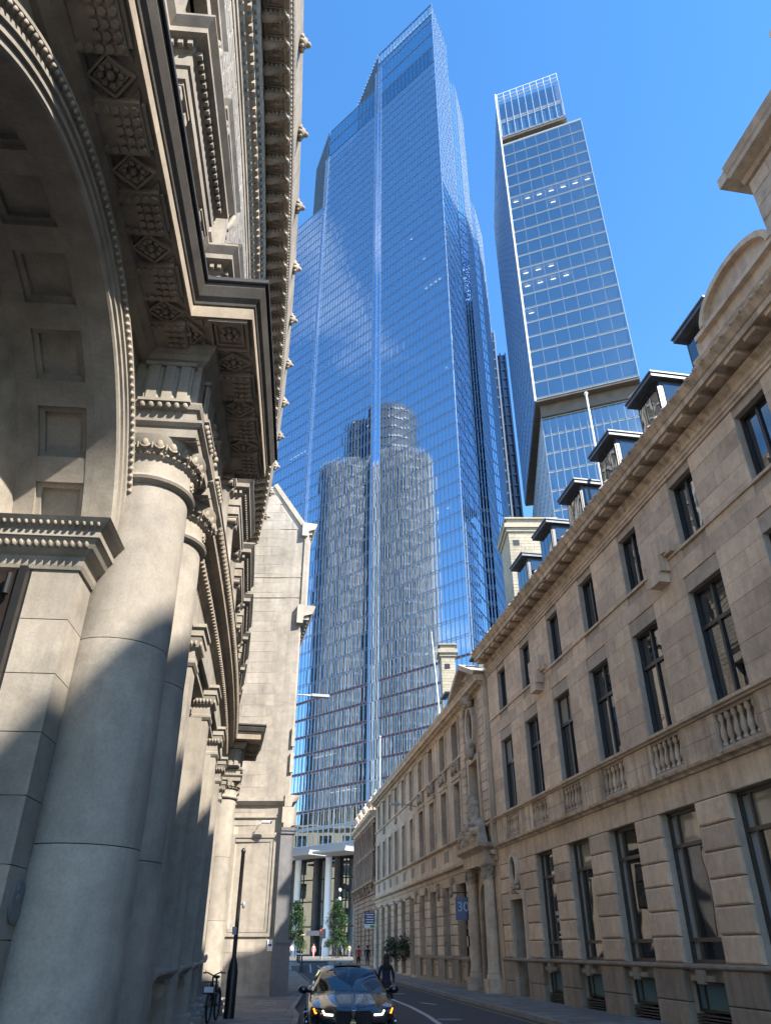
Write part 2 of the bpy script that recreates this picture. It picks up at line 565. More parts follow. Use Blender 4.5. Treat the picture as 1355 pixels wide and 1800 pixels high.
# ---- lettering (thin solid text, as print on a surface)
def text(txt, parent, fr, s, n, z, size, mat, name='lettering', align='CENTER', tilt=0.0, extr=.003):
    cu = bpy.data.curves.new(name, 'FONT'); cu.body = txt; cu.size = size; cu.align_x = align; cu.align_y = 'CENTER'; cu.extrude = extr
    o = bpy.data.objects.new(name, cu); COL.objects.link(o)
    dg = bpy.context.evaluated_depsgraph_get()
    me = bpy.data.meshes.new_from_object(o.evaluated_get(dg)); bpy.data.objects.remove(o); bpy.data.curves.remove(cu)
    me.materials.clear(); me.materials.append(M[mat])
    ob = bpy.data.objects.new(name, me); COL.objects.link(ob)
    ob.parent = parent
    off = base_of(parent) if parent else Vector((0, 0, 0))
    ob.location = Vector(fr.pt(s, n, z)) - off
    ob.rotation_euler = (pi / 2, 0, fr.rot(s) + pi)
    return ob
# ================================================================== ground, road, pavements
GZ = lambda y: 0.0 if y < 55 else min(.55, (y - 55) / 55 * .55)      # the street climbs slightly to its far end
def strip(name, mat, left, right, ys, z, thick=0.0, kind='structure', parent=None):
    m = MB()
    for y in ys:
        m.v.append((left(y), y, GZ(y) + z)); m.v.append((right(y), y, GZ(y) + z))
    n = len(ys)
    for i in range(n - 1): m.f.append((2 * i, 2 * i + 1, 2 * i + 3, 2 * i + 2))
    if thick:
        b = len(m.v)
        for y in ys:
            m.v.append((left(y), y, GZ(y) + z - thick)); m.v.append((right(y), y, GZ(y) + z - thick))
        for i in range(n - 1):
            m.f.append((b + 2 * i, 2 * i, 2 * i + 2, b + 2 * i + 2)); m.f.append((2 * i + 1, b + 2 * i + 1, b + 2 * i + 3, 2 * i + 3))
        m.f.append((0, 1, b + 1, b)); m.f.append((2 * n - 2, b + 2 * n - 2, b + 2 * n - 1, 2 * n - 1))
    o = m.build(name, mat, parent)
    if kind: o['kind'] = kind
    return o
def lerp_tab(tab):
    def f(y):
        if y <= tab[0][0]: return tab[0][1] + (tab[1][1] - tab[0][1]) * (y - tab[0][0]) / (tab[1][0] - tab[0][0])
        for (a, u), (b, v) in zip(tab[:-1], tab[1:]):
            if y <= b: return u + (v - u) * (y - a) / (b - a)
        return tab[-1][1]
    return f
YS = [-30 + 2.5 * i for i in range(53)]
kerbR = lerp_tab([(-30, 13.0), (10, 6.55), (28.8, 4.0), (36.9, 2.9), (46.8, 1.7), (54.9, .7), (62, -.6), (70, -2.7), (80, -4.4), (90, -5.8), (98, -6.6), (102, -6.2)])
kerbL = lerp_tab([(-30, 2.2), (0, .3), (22, -2.2), (26.9, -2.6), (29, -3.0), (50, -4.3), (66, -6.6), (82, -9.1), (102, -12.4)])
faceR = lambda y: (11.55 - math.tan(radians(9.6)) * y if y < 37.5 else 5.2 - math.tan(radians(8.9)) * (y - 37.5)) + .3
faceL = lambda y: min(-2.9 - .0957 * (y - 6.5) - .0027 * max(0, y - 6.5) ** 2, -2.6) - .3 if y < 36 else -6 - (y - 36) * .25

g = MB(); g.box(-900, 900, -600, 1500, -1.2, -.06)
ground = g.build('ground', 'asphalt'); ground['kind'] = 'structure'
strip('road', 'asphalt', lambda y: kerbL(y) - .05 if y < 101 else -45, lambda y: kerbR(y) + .05 if y < 101 else 60, [y for y in YS if y <= 101], .0)
m = MB(); m.box(-70, 90, 100.9, 117.5, .50, .552); o = m.build('cross_road', 'asphalt'); o['kind'] = 'structure'
m = MB(); m.box(-70, 90, 117.5, 240, .45, .67); o = m.build('plaza', 'paving'); o['kind'] = 'structure'
m = MB(); m.box(-70, 90, 117.38, 117.5, .45, .672); m.build('kerb', 'kerb_stone', o)
pvR = strip('pavement_right', 'paving', kerbR, faceR, [y for y in YS if y <= 101], .115, .2)
pvL = strip('pavement_left', 'paving', faceL, kerbL, [y for y in YS if y <= 101], .115, .2)
# kerb stones and paving slabs that can be told apart
me_k, _, _ = stone_mesh('kerb_stone', .05)
me_s, _, _ = stone_mesh('paving', .02)
rk = random.Random(3)
for side, kf, pv in ((1, kerbR, pvR), (-1, kerbL, pvL)):
    y = 17.0
    while y < 92:
        L = .92
        x0, x1 = kf(y), kf(y + L)
        a = atan2(-(x1 - x0), L)
        o = bpy.data.objects.new('kerb', me_k); COL.objects.link(o); o.parent = pv
        o.location = ((x0 + x1) / 2 + side * .07, y + L / 2, GZ(y) - .02)
        o.rotation_euler = (pi / 2, 0, a); o.scale = (.17, .145 + rk.uniform(-.003, .003), L - .012)
        y += L
    # slabs: laid flat with open joints
    y = 20.0
    while y < 56:
        dy = .62
        xa, xb = (kf(y) + .18, faceR(y) - .34) if side > 0 else (faceL(y) + .35, kf(y) - .18)
        if side < 0 and y > 36.4: xa = max(xa, -4.2)
        x = xa + (.3 if int(y / dy) % 2 else 0.0)
        while x < xb - .2:
            w = min(rk.choice((.62, .76, .9)), xb - x)
            o = bpy.data.objects.new('paving_slab', me_s); COL.objects.link(o); o.parent = pv
            o.location = (x + w / 2, y + dy / 2, GZ(y) + .075); o.rotation_euler = (pi / 2, 0, 0)
            o.scale = (w - .012, .052 + rk.uniform(-.003, .003), dy - .012)
            x += w
        y += dy
# road markings
def mark(name, mat, pts, w, z=.006, label=None):
    m = MB()
    for i, (x, y) in enumerate(pts):
        q = pts[min(i + 1, len(pts) - 1)]; p = pts[max(i - 1, 0)]
        dx, dy = q[0] - p[0], q[1] - p[1]; l = hypot(dx, dy)
        nx, ny = -dy / l * w / 2, dx / l * w / 2
        m.v.append((x + nx, y + ny, GZ(y) + z)); m.v.append((x - nx, y - ny, GZ(y) + z))
    for i in range(len(pts) - 1): m.f.append((2 * i, 2 * i + 1, 2 * i + 3, 2 * i + 2))
    o = m.build(name, mat); o['kind'] = 'structure'; return o
mark('lane_marking', 'marking_white', [(1.55, 24), (1.30, 28), (.9, 32), (.35, 36), (-.15, 40), (-.75, 45), (-1.7, 52), (-3.3, 62), (-5.2, 74), (-6.9, 88)], .16)
mark('lane_marking', 'marking_white', [(1.9, 33.2), (1.35, 34.4)], .16)
mark('lane_marking', 'marking_white', [(-6.0, 70), (-6.7, 78), (-8.0, 92)], .13)
mark('lane_marking', 'marking_yellow', [(kerbL(y) + .35, y) for y in range(20, 92, 3)], .07)
mark('lane_marking', 'marking_yellow', [(kerbR(y) - .35, y) for y in range(16, 78, 3)], .07)
for (x, y, r_) in ((1.9, 26.5, .33), (-1.2, 31.5, .3), (.6, 41.0, .3)):
    m = MB(); m.lathe(x, y, [(r_ + .06, -.01), (r_ + .06, .006), (r_, .007), (r_, .004), (0.02, .004)], 24); mh = m.build('drain_cover', 'granite_dark', bpy.data.objects['road'])
# far traffic island with its kerb
isl = MB(); isl.slab([(-7.6, 70), (-6.9, 70), (-9.1, 92), (-10.6, 92)], .1, .62)
o = isl.build('traffic_island', 'kerb_stone'); o['kind'] = 'structure'

# ================================================================== right-hand office building (sandstone, deep windows)
def corn(d):  # helper: sweep a closed profile
    return d
r1 = root('stone_office', 'long beige ashlar building on the right with flat dormers, baluster panels and tall dark windows', 'building', R1F.pt(22, 0, 0))
F = R1F
SA, SB = -14.0, 37.9
cents = [18.3 + 3.46 * k for k in range(-9, 6)]
rs = random.Random(5)
holes1, holes2, holesG, holesB, holesA = [], [], [], [], []
for c in cents:
    holes1.append((c - .83, c + .83, 7.17, 10.32))
    holes2.append((c - .63, c + .63, 11.68, 13.62))
    if c < 35:
        holesG.append((c - .95, c + .95, 1.48, 5.08))
        holesB.append((c - .92, c + .92, 0.0, 1.10))
    holesA.append((c - .86, c + .86, 6.12, 6.92))
holesG.append((34.75, 36.35, .1, 3.62)); holesB.append((34.75, 36.35, -.2, 2))
part('core', 'interior_dark', r1, F, (SA, SB, -12, -.62, -.1, 14.3))
# backing wall
wall('wall', 'mortar', r1, F, SA, SB, -.1, 14.95, -.6, -.035, holes1 + holes2 + holesG + holesB + holesA)
# upper ashlar
st = courses(SA + 6, SB, 7.17, 13.86, .515, 1.25, holes1 + holes2, rs)
lay_stones('ashlar_block', r1, F, st, 0.0, .34, 'sandstone', 300, .010)
# ground floor: channelled piers and lintel band
st = courses(8.0, SB, 1.48, 5.08, .60, 1.7, holesG, rs, .05, .03)
lay_stones('pier_block', r1, F, st, .06, .42, 'sandstone', 300, .07)
st = courses(6.0, SB, 5.08, 5.76, .68, 1.73, [], rs, .1)
lay_stones('lintel_block', r1, F, st, .05, .4, 'sandstone_trim', 300)
st = courses(8.0, SB, -.05, 1.36, .72, 1.7, holesB, rs, .05, .02)
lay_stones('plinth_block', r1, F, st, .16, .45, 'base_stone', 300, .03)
st = courses(6.0, SB, 5.98, 7.0, .51, 1.3, holesA, rs, .2)
lay_stones('apron_block', r1, F, st, .02, .3, 'sandstone_stained', 300)
def course(name, mat, parent, fr, a, b, prof, nn=0.0):
    return MB(fr).sweep([(a, nn), (b, nn)], prof).build(name, mat, parent)
course('plinth_course', 'base_stone', r1, F, SA, SB, [(-.1, 1.36), (.17, 1.36), (.21, 1.40), (.21, 1.45), (.12, 1.48), (-.1, 1.48)])
course('string_course', 'sandstone_stained', r1, F, SA, SB, [(-.1, 5.76), (.10, 5.76), (.14, 5.82), (.25, 5.86), (.27, 5.93), (.10, 5.98), (-.1, 5.98)])
course('sill_course', 'sandstone_trim', r1, F, SA, SB, [(-.3, 7.0), (.06, 7.0), (.08, 7.04), (.15, 7.07), (.15, 7.15), (.02, 7.172), (-.3, 7.172)])
course('sill_course', 'sandstone_trim', r1, F, SA, SB, [(-.02, 11.575), (.05, 11.575), (.05, 11.655), (-.02, 11.67)])
course('architrave', 'sandstone_trim', r1, F, SA, SB, [(-.1, 13.86), (.05, 13.86), (.05, 13.95), (.09, 13.97), (.09, 14.06), (.14, 14.10), (.14, 14.14), (-.1, 14.14)])
course('frieze', 'sandstone_stained', r1, F, SA, SB, [(-.1, 14.14), (.02, 14.14), (.02, 14.36), (.10, 14.44), (.17, 14.50), (-.1, 14.50)])
cm = MB(F).sweep([(12.1, 0), (SB, 0)], [(-.1, 14.70), (.60, 14.68), (.60, 14.86), (.64, 14.88), (.70, 14.98), (.77, 15.08), (.77, 15.13), (-.1, 15.16)])
cornice = cm.build('cornice', 'sandstone_stained', r1)
s = 12.4
while s < SB - .2:      # flat modillions and, on the gutter, a row of small lion masks
    q = MB(F); q.box(s, s + .46, -.05, .52, 14.57, 14.695); q.build('modillion', 'sandstone_trim', cornice)
    s += .86
s = 12.4
while s < SB - .1:
    q = MB(F); q.ell(s, .73, 15.12, .075, .07, .085, 6, 4); q.ell(s, .79, 15.10, .045, .05, .05, 6, 4); q.build('lion_mask', 'sandstone_stained', cornice)
    s += .43
for c in cents:
    if c < 7: continue
    window(r1, F, c - .83, c + .83, 7.17, 10.32, -.32, (.5,), (.66,), fw=.09, fd=.12, bar=.09)
    MB(F).box(c - .83, c - .70, -.5, -.29, 7.2, 10.3).build('jamb_board', 'frame_dark', r1) if False else None
    if c > 8: window(r1, F, c - .63, c + .63, 11.68, 13.62, -.31, (.5,), (), fw=.08, fd=.11, bar=.09)
    # balusters below the window
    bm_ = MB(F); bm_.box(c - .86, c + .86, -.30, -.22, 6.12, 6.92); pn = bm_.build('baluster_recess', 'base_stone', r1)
    for k in range(6):
        x = c - .72 + .288 * k
        b_ = MB(F); b_.lathe(x, -.10, [(.055, 6.12), (.085, 6.14), (.085, 6.19), (.05, 6.23), (.095, 6.36), (.085, 6.48), (.045, 6.66), (.045, 6.74), (.08, 6.78), (.08, 6.84), (.06, 6.92)], 10)
        b_.build('baluster', 'sandstone_stained', pn, smooth=40)
    if c > 34: continue
    # ground-floor window with deep painted reveal, transom and low rail
    gw = window(r1, F, c - .95, c + .95, 1.48, 5.08, -.34, (.76,), (.145, .76), fw=.09, fd=.14, bar=.08, fmat='frame_bronze')
    for ch_ in gw.children:
        if max(v.co.x * -sin(F.phi) + v.co.y * cos(F.phi) for v in ch_.data.vertices) + base_of(r1).x * -sin(F.phi) * 0 > 1e9: pass
    for ch_ in list(gw.children)[3:6]: ch_.data.materials.clear(); ch_.data.materials.append(M['opal_glass'])
    # basement light with louvre below
    bw = window(r1, F, c - .92, c + .92, .46, 1.08, -.22, (.25, .8), (), fw=.06, fd=.08, bar=.06, gmat='basement_glass', name='basement_window')
    for k in range(6):
        z = .03 + k * .07
        b_ = MB(F); b_.box(c - .92, c + .92, -.2, -.02, z, z + .028); b_.build('louvre_blade', 'louvre_grey', bw)
    b_ = MB(F); b_.box(c - .5, c + .5, .10, .20, 1.12, 1.24); b_.box(c - .14, c + .14, .12, .24, 1.06, 1.355); b_.build('keystone', 'base_stone', r1)
# stepped tablets between the upper windows
for c in (20.05, 30.6):
    b_ = MB(F); b_.box(c - .62, c + .62, -.02, .24, 11.75, 12.35); b_.box(c - .86, c + .62, -.02, .17, 11.68, 11.9)
    b_.box(c - .42, c + .42, -.02, .30, 11.25, 11.75); b_.box(c - .30, c + .30, -.02, .36, 10.95, 11.3); b_.build('tablet', 'sandstone_trim', r1)
# last bay: door with oval light over it
dm = MB(F); dm.box(34.95, 36.2, -.5, -.42, .1, 3.6); dr = dm.build('door', 'door_dark', r1)
for k in range(3):
    MB(F).box(35.1, 36.05, -.42, -.39, .35 + k * 1.1, 1.25 + k * 1.1).build('door_panel', 'door_dark', dr)
MB(F).box(34.7, 36.5, -.5, .3, 0.0, .14).build('doorstep', 'base_stone', r1)
b_ = MB(F); b_.box(34.55, 34.78, 0, .14, .1, 3.9); b_.box(36.32, 36.55, 0, .14, .1, 3.9); b_.box(34.78, 36.32, 0, .142, 3.6, 3.9); b_.build('door_surround', 'sandstone_trim', r1)
def ring(fr, s, z, rs_, rz_, w, n0, n1, seg=28, name='oval_frame', mat='sandstone_trim', parent=None):
    m = MB(fr)
    for i in range(seg):
        a = 2 * pi * i / seg
        for (k, n) in ((1, n0), (1, n1), (0, n1), (0, n0)):
            m.P(s + (rs_ + w * k) * cos(a), n, z + (rz_ + w * k) * sin(a))
    for i in range(seg):
        for j in range(4):
            a, b = i * 4 + j, i * 4 + (j + 1) % 4
            c, d = ((i + 1) % seg) * 4 + (j + 1) % 4, ((i + 1) % seg) * 4 + j
            m.f.append((a, b, c, d))
    return m.build(name, mat, parent, smooth=40)
def oval_pane(fr, s, z, rs_, rz_, n, parent, mat='window_glass', seg=24):
    m = MB(fr); m.f.append(tuple(m.P(s + rs_ * cos(2 * pi * i / seg), n, z + rz_ * sin(2 * pi * i / seg)) for i in range(seg)))
    return m.build('pane', mat, parent, fixn=False)
of = ring(F, 35.6, 4.72, .36, .52, .16, .03, .2, parent=r1); oval_pane(F, 35.6, 4.72, .37, .53, .068, of)
b_ = MB(F); b_.sprig(35.6, .1, 4.02, .8, .4, .16, 22, rs); b_.build('door_swag', 'sandstone_stained', r1, smooth=True)
# segmental pediment and attic, near end
at = part('attic', 'sandstone_trim', r1, F, (11.6, 15.9, -.9, .10, 15.0, 16.55))
pd = [(0, 0)] + [(13.75 + 1.45 * cos(pi - pi * i / 14), 16.60 + .78 * sin(pi * i / 14)) for i in range(15)] + [(0, 0)]
MB(F).prism([p for p in pd[1:-1]], -.7, .12).build('pediment', 'sandstone_trim', r1)
mp = MB(F)
for i in range(14):
    a0, a1 = pi - pi * i / 14, pi - pi * (i + 1) / 14
    q = [(13.75 + r * cos(a), 16.60 + (r - .67) * sin(a)) for r, a in ((1.43, a0), (1.6, a0), (1.6, a1), (1.43, a1))]
    mp.prism(q, -.75, .30)
mp.box(11.8, 15.7, -.9, .26, 16.46, 16.60)
mp.build('pediment_cornice', 'sandstone_trim', r1)
course('attic_cornice', 'sandstone_trim', r1, F, 11.6, 16.1, [(-.5, 15.9), (.14, 15.9), (.2, 15.98), (.2, 16.05), (-.5, 16.08)])
# taller block at the near end
part('tower_wall', 'sandstone', r1, F, (SA, 12.40, -10, -.04, 14.3, 19.6))
st = courses(4.0, 12.45, 15.0, 19.0, .50, 1.0, [], rs, .3, .02)
lay_stones('quoin_block', r1, F, st, .02, .3, 'sandstone', 120, .05)
course('tower_cornice', 'sandstone_trim', r1, F, SA, 12.5, [(-.5, 19.0), (.10, 19.0), (.16, 19.12), (.46, 19.2), (.48, 19.34), (.52, 19.38), (.60, 19.56), (-.5, 19.66)])
part('tower_cornice_return', 'sandstone_trim', r1, F, (12.5, 12.86, -9, .52, 19.21, 19.56))
part('tower_attic', 'sandstone_trim', r1, F, (SA, 9.8, -9, -.35, 19.6, 21.6))
course('attic_cornice', 'sandstone_trim', r1, F, SA, 10.2, [(-.8, 21.5), (-.3, 21.5), (.1, 21.7), (.1, 21.9), (-.8, 21.95)])
# mansard and flat-roofed dormers
mm = MB(F); mm.sweep([(15.5, 0), (SB, 0)], [(-.35, 15.0), (-2.6, 18.0), (-11, 18.6), (-11, 15.0)]); mm.build('roof', 'slate', r1)
for k in range(6):
    c = 16.85 + 3.36 * k
    dmr = part('dormer', 'lead', r1, F, (c - .72, c + .72, -3.0, -.95, 15.2, 18.45))
    rf = MB(F); rf.box(c - .92, c + .92, -3.4, -.62, 18.46, 18.60); rf.box(c - .96, c + .96, -3.4, -.58, 18.60, 18.66); rf.build('dormer_roof', 'lead', dmr)
    w_ = MB(F); w_.box(c - .70, c + .70, -.95, -.90, 16.0, 18.4); w_.build('dormer_frame', 'frame_dark', dmr)
    for j in range(3):
        g_ = MB(F); a = c - .62 + j * .42
        g_.f.append(tuple((g_.P(a, -.885, 16.1), g_.P(a + .38, -.885, 16.1), g_.P(a + .38, -.885, 18.3), g_.P(a, -.885, 18.3)))); g_.build('pane', 'window_glass', dmr, fixn=False)
    for sd in (-1, 1):
        g_ = MB(F); x = c + sd * .735
        g_.f.append((g_.P(x, -2.4, 16.9), g_.P(x, -1.1, 16.3), g_.P(x, -1.1, 18.3), g_.P(x, -2.4, 18.3))); g_.build('pane', 'window_glass', dmr, fixn=False)
    rl = MB(F); x0 = c + 1.0
    rl.tube([(x0, -.7, 16.6), (x0 + 1.5, -.7, 16.6)], .02, 6); rl.tube([(x0, -.7, 16.1), (x0 + 1.5, -.7, 16.1)], .015, 6)
    for q in (0, .75, 1.5): rl.tube([(x0 + q, -.7, 15.0), (x0 + q, -.7, 16.6)], .018, 6)
    rl.build('roof_railing', 'iron_black', r1)
# poster in the furthest ground-floor window: flat print
pm = MB(F); pm.box(31.35, 32.3, -.30, -.285, 1.75, 4.25); po = pm.build('window_poster', 'poster_dark', r1)
MB(F).prism([(31.4, 3.35), (32.25, 4.2), (31.4, 4.2)], -.283, -.280).build('poster_panel', 'poster_red', po)
text('NEWTON', po, F, 31.83, -.280, 2.95, .2, 'sign_white'); text('PERKINS', po, F, 31.83, -.280, 2.72, .19, 'sign_white')
MB(F).box(31.5, 32.1, -.283, -.280, 2.3, 2.36).build('poster_line', 'sign_white', po); MB(F).box(31.5, 32.15, -.283, -.280, 2.15, 2.2).build('poster_line', 'sign_white', po)
rp = MB(F); rp.tube([(25.6, -1.6, 15.2), (25.6, -1.6, 22.9)], .07, 8, .04); rp.ell(25.6, -1.6, 22.95, .09, .09, .09); rp.build('flagpole', 'steel_white', r1)
# ================================================================== second right-hand building (old limestone, carved entrance bay)
r2 = root('limestone_office', 'older pale limestone building mid-street with carved entrance, oval window and pediment', 'building', R2F.pt(18, 0, 0))
F = R2F; rr = random.Random(21)
bays = [7.1, 10.5, 14.0, 17.5, 21.1, 24.5, 27.8, 31.0, 34.2, 37.4]
h1, h2, hg = [], [], []
for i, c in enumerate(bays):
    w = .72 if i < 4 else .62
    h1.append((c - w, c + w, 7.1, 10.0)); h2.append((c - w, c + w, 11.35, 13.4)); hg.append((c - .85, c + .85, 1.45 if i < 4 else .3, 4.85))
he = [(2.2, 3.9, 7.2, 10.3)]; hd = [(1.7, 3.3, .1, 4.5)]; hx = [(5.2, 6.0, .1, 4.2)]
part('core', 'interior_dark', r2, F, (.05, 39.55, -11, -.62, -.1, 13.4))
wall('wall', 'limestone_old', r2, F, .05, 39.6, -.1, 13.95, -.6, 0, h1 + h2 + hg + he + hd + hx)
for i, c in enumerate(bays):
    w = .72 if i < 4 else .62
    for z0, z1 in ((7.1, 10.0), (11.35, 13.4)):
        window(r2, F, c - w, c + w, z0, z1, -.40, (.5,), (.6,), fw=.08, fd=.1, bar=.06, fmat='frame_bronze', gmat='dull_glass')
        a = MB(F)      # moulded architrave
        a.box(c - w - .2, c - w, -.01, .07, z0 - .05, z1 + .2); a.box(c + w, c + w + .2, -.01, .07, z0 - .05, z1 + .2); a.box(c - w, c + w, -.012, .072, z1, z1 + .2)
        if i < 4: a.box(c - w - .3, c + w + .3, -.01, .14, z1 + .2, z1 + .3)
        a.build('window_surround', 'limestone_old', r2)
    if i < 4:         # carved festoon panel between the storeys
        g_ = MB(F); g_.box(c - .8, c + .8, -.02, .10, 10.32, 10.4)
        for k in range(11):
            t = k / 10; x = c - .72 + 1.44 * t; d = .42 * (1 - (2 * t - 1) ** 2)
            g_.ell(x, .12, 11.12 - d, .12, .12, .13, 6, 4)
        for sd in (-1, 1):
            for k in range(4): g_.ell(c + sd * .74, .11, 11.1 - k * .17, .1, .1, .12, 6, 4)
        g_.sprig(c, .06, 10.85, .7, .5, .16, 12, rr)
        g_.build('festoon', 'limestone_old_carved', r2, smooth=True)
    else:
        g_ = MB(F); g_.sprig(c, .05, 10.85, .55, .45, .14, 10, rr); g_.build('festoon', 'limestone_old_carved', r2, smooth=True) if i % 2 == 0 else None
    # panel below first-floor sill
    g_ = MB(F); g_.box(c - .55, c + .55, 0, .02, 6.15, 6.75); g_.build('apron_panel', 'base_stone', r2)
    # ground floor: glazing and channelled piers
    if i < 4: window(r2, F, c - .85, c + .85, 1.45, 4.85, -.45, (.5,), (.78,), fw=.08, fd=.12, bar=.06, gmat='dull_glass')
    else: window(r2, F, c - .85, c + .85, .3, 4.85, -.45, (.5,), (.72,), fw=.08, fd=.12, bar=.06, fmat='frame_bronze', gmat='dull_glass')
    nx = bays[i + 1] if i < 9 else 39.6 + .85
    st = courses(c + .85, nx - .85, 1.45 if i < 4 else .25, 4.9, .48, 2.0, [], rr, .02, .03)
    lay_stones('pier_block', r2, F, st, .14, .2, 'limestone_old', 300, .08)
    if i >= 4:
        a = MB(F); a.box(c + .80, nx - .80, .01, .24, 4.9, 5.05); a.build('pier_cap', 'limestone_old', r2)
    else:
        a = MB(F); a.sprig((c + nx) / 2, .12, 4.75, .45, .8, .2, 10, rr); a.build('pier_console', 'limestone_old_carved', r2, smooth=True)
    if i < 4:
        b_ = window(r2, F, c - .6, c + .6, .35, 1.05, -.06, (.5,), (), fw=.06, fd=.07, bar=.05, gmat='basement_glass', name='basement_window')
course('plinth_course', 'base_stone', r2, F, 4.6, 20, [(-.1, 1.30), (.16, 1.30), (.18, 1.40), (.1, 1.45), (-.1, 1.45)])
part('plinth', 'base_stone', r2, F, (6.1, 20.0, -.05, .15, 0, .35), (6.1, 6.45, -.05, .15, .35, 1.3), (8.0, 9.6, -.05, .15, .35, 1.3), (11.4, 13.1, -.05, .15, .35, 1.3), (14.9, 16.6, -.05, .15, .35, 1.3), (18.4, 20, -.05, .15, .35, 1.3))
course('string_course', 'limestone_old', r2, F, .05, 39.6, [(-.1, 5.35), (.06, 5.35), (.08, 5.55), (.30, 5.62), (.34, 5.74), (.1, 5.82), (-.1, 5.82)])
course('sill_course', 'limestone_old', r2, F, .05, 39.6, [(-.1, 6.9), (.06, 6.9), (.2, 6.98), (.2, 7.06), (-.1, 7.1)])
course('sill_course', 'limestone_old', r2, F, 5.2, 39.6, [(-.1, 11.2), (.10, 11.2), (.12, 11.3), (-.1, 11.34)])
co = course('cornice', 'limestone_old', r2, F, .05, 39.6, [(-.1, 13.52), (.08, 13.52), (.10, 13.62), (.16, 13.66), (.16, 13.80), (.52, 13.84), (.54, 13.98), (.64, 14.12), (-.1, 14.18)])
s = .2
while s < 39.4:
    MB(F).box(s, s + .19, .1, .36, 13.66, 13.835).build('dentil', 'limestone_old', co); s += .38
# entrance bay
eb = MB(F); eb.box(.15, .32, 0, .2, 6.0, 13.6); eb.build('bay_edge', 'limestone_old', r2)
for x0, x1 in ((.35, 1.5), (4.55, 5.35)):
    st = courses(x0, x1, 7.15, 13.5, .45, 2.0, [], rr, .02, .03)
    lay_stones('quoin_block', r2, F, st, .17, .2, 'limestone_old', 60, .08)
of = ring(F, 3.15, 12.15, .62, .98, .24, -.02, .22, parent=r2, mat='limestone_old'); oval_pane(F, 3.15, 12.15, .63, .99, .02, of)
window(r2, F, 2.2, 3.9, 7.2, 10.3, -.4, (.5,), (.6,), fw=.08, fd=.1, bar=.06, fmat='frame_bronze', gmat='dull_glass')
a = MB(F); a.box(1.9, 2.2, -.01, .16, 7.1, 10.6); a.box(3.9, 4.2, -.01, .16, 7.1, 10.6); a.box(2.2, 3.9, -.012, .162, 10.3, 10.6); a.build('window_surround', 'limestone_old', r2)
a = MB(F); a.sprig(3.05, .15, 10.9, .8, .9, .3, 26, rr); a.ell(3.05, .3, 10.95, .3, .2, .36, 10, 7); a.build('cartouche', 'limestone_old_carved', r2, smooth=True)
# triangular pediment
for q in ([(.3, 14.15), (3.1, 15.35), (3.1, 15.65), (-.1, 14.25)], [(3.1, 15.35), (5.9, 14.15), (6.3, 14.25), (3.1, 15.65)]):
    MB(F).prism(q, -.3, .66).build('pediment_cornice', 'limestone_old', r2)
MB(F).prism([(.3, 14.15), (5.9, 14.15), (3.1, 15.35)], -.3, .12).build('pediment', 'limestone_old', r2)
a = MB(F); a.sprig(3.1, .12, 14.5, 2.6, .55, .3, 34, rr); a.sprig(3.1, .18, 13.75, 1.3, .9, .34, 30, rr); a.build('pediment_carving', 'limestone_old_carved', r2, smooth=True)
# portal: columns, capitals, entablature, arch, blue door
for x in (1.0, 4.0):
    cl = MB(F); cl.lathe(x, .26, [(.30, .15), (.30, .65), (.34, .66), (.34, .78), (.30, .84), (.32, .90), (.275, .98), (.265, 1.2), (.26, 2.8), (.23, 4.55), (.26, 4.58), (.235, 4.62)], 20)
    c_ = cl.build('portal_column', 'limestone_old', r2, smooth=40)
    cp = MB(F); cp.lathe(x, .26, [(.235, 4.62), (.28, 4.9), (.36, 5.14)], 16); cp.box(x - .38, x + .38, -.1, .64, 5.14, 5.22)
    for k in range(26):
        a = rr.uniform(0, 2 * pi); z = rr.uniform(4.66, 5.1); r = .29 + (z - 4.62) * .3
        cp.ell(x + r * .9 * cos(a), .26 + r * .9 * sin(a), z, .065, .065, .08, 6, 4)
    cp.build('capital', 'limestone_old_carved', c_, smooth=40)
    pb = MB(F); pb.box(x - .38, x + .38, -.1, .66, 0, .66); pb.build('pedestal', 'limestone_old', c_)
MB(F).sweep([(.62, .0), (.62, .5), (4.42, .5), (4.42, 0)], [(-.4, 5.22), (.04, 5.22), (.04, 5.75), (.12, 5.82), (.34, 5.95), (.38, 6.12), (-.4, 6.14)]).build('portal_entablature', 'limestone_old', r2)
cv = MB(F); cv.sprig(2.6, .35, 6.75, 2.0, 1.0, .5, 70, rr); cv.sprig(2.6, .3, 7.7, .7, 1.2, .36, 40, rr)
cv.tube([(1.2, .4, 6.8), (1.6, .6, 6.7), (2.0, .65, 6.9)], .2, 8); cv.tube([(3.4, .6, 6.9), (4.1, .6, 6.75), (4.7, .55, 6.65)], [.26, .22, .2], 10)
cv.prism([(.9, 6.14), (1.9, 6.14), (1.9, 7.4), (1.5, 7.3)], .2, .6); cv.prism([(3.3, 6.14), (4.3, 6.14), (4.1, 6.8), (3.3, 7.3)], .2, .6)
cv.build('portal_sculpture', 'limestone_old_carved', r2, smooth=35)
am = MB(F)
for i in range(12):
    a0, a1 = pi * i / 12, pi * (i + 1) / 12
    am.prism([(2.5 + r * cos(a), 3.7 + r * sin(a)) for r, a in ((.8, a0), (1.0, a0), (1.0, a1), (.8, a1))], -.1, .1)
am.box(1.5, 1.7, -.1, .1, .1, 3.7); am.box(3.3, 3.5, -.1, .1, .1, 3.7); am.build('door_arch', 'limestone_old', r2)
dd = part('door', 'door_blue', r2, F, (1.7, 3.3, -.35, -.28, .25, 4.5))
for a, b in ((1.8, 2.45), (2.55, 3.2)):
    for z0, z1 in ((.4, 1.2), (1.35, 2.4), (2.55, 3.5)): MB(F).box(a, b, -.28, -.25, z0, z1).build('door_panel', 'door_blue', dd)
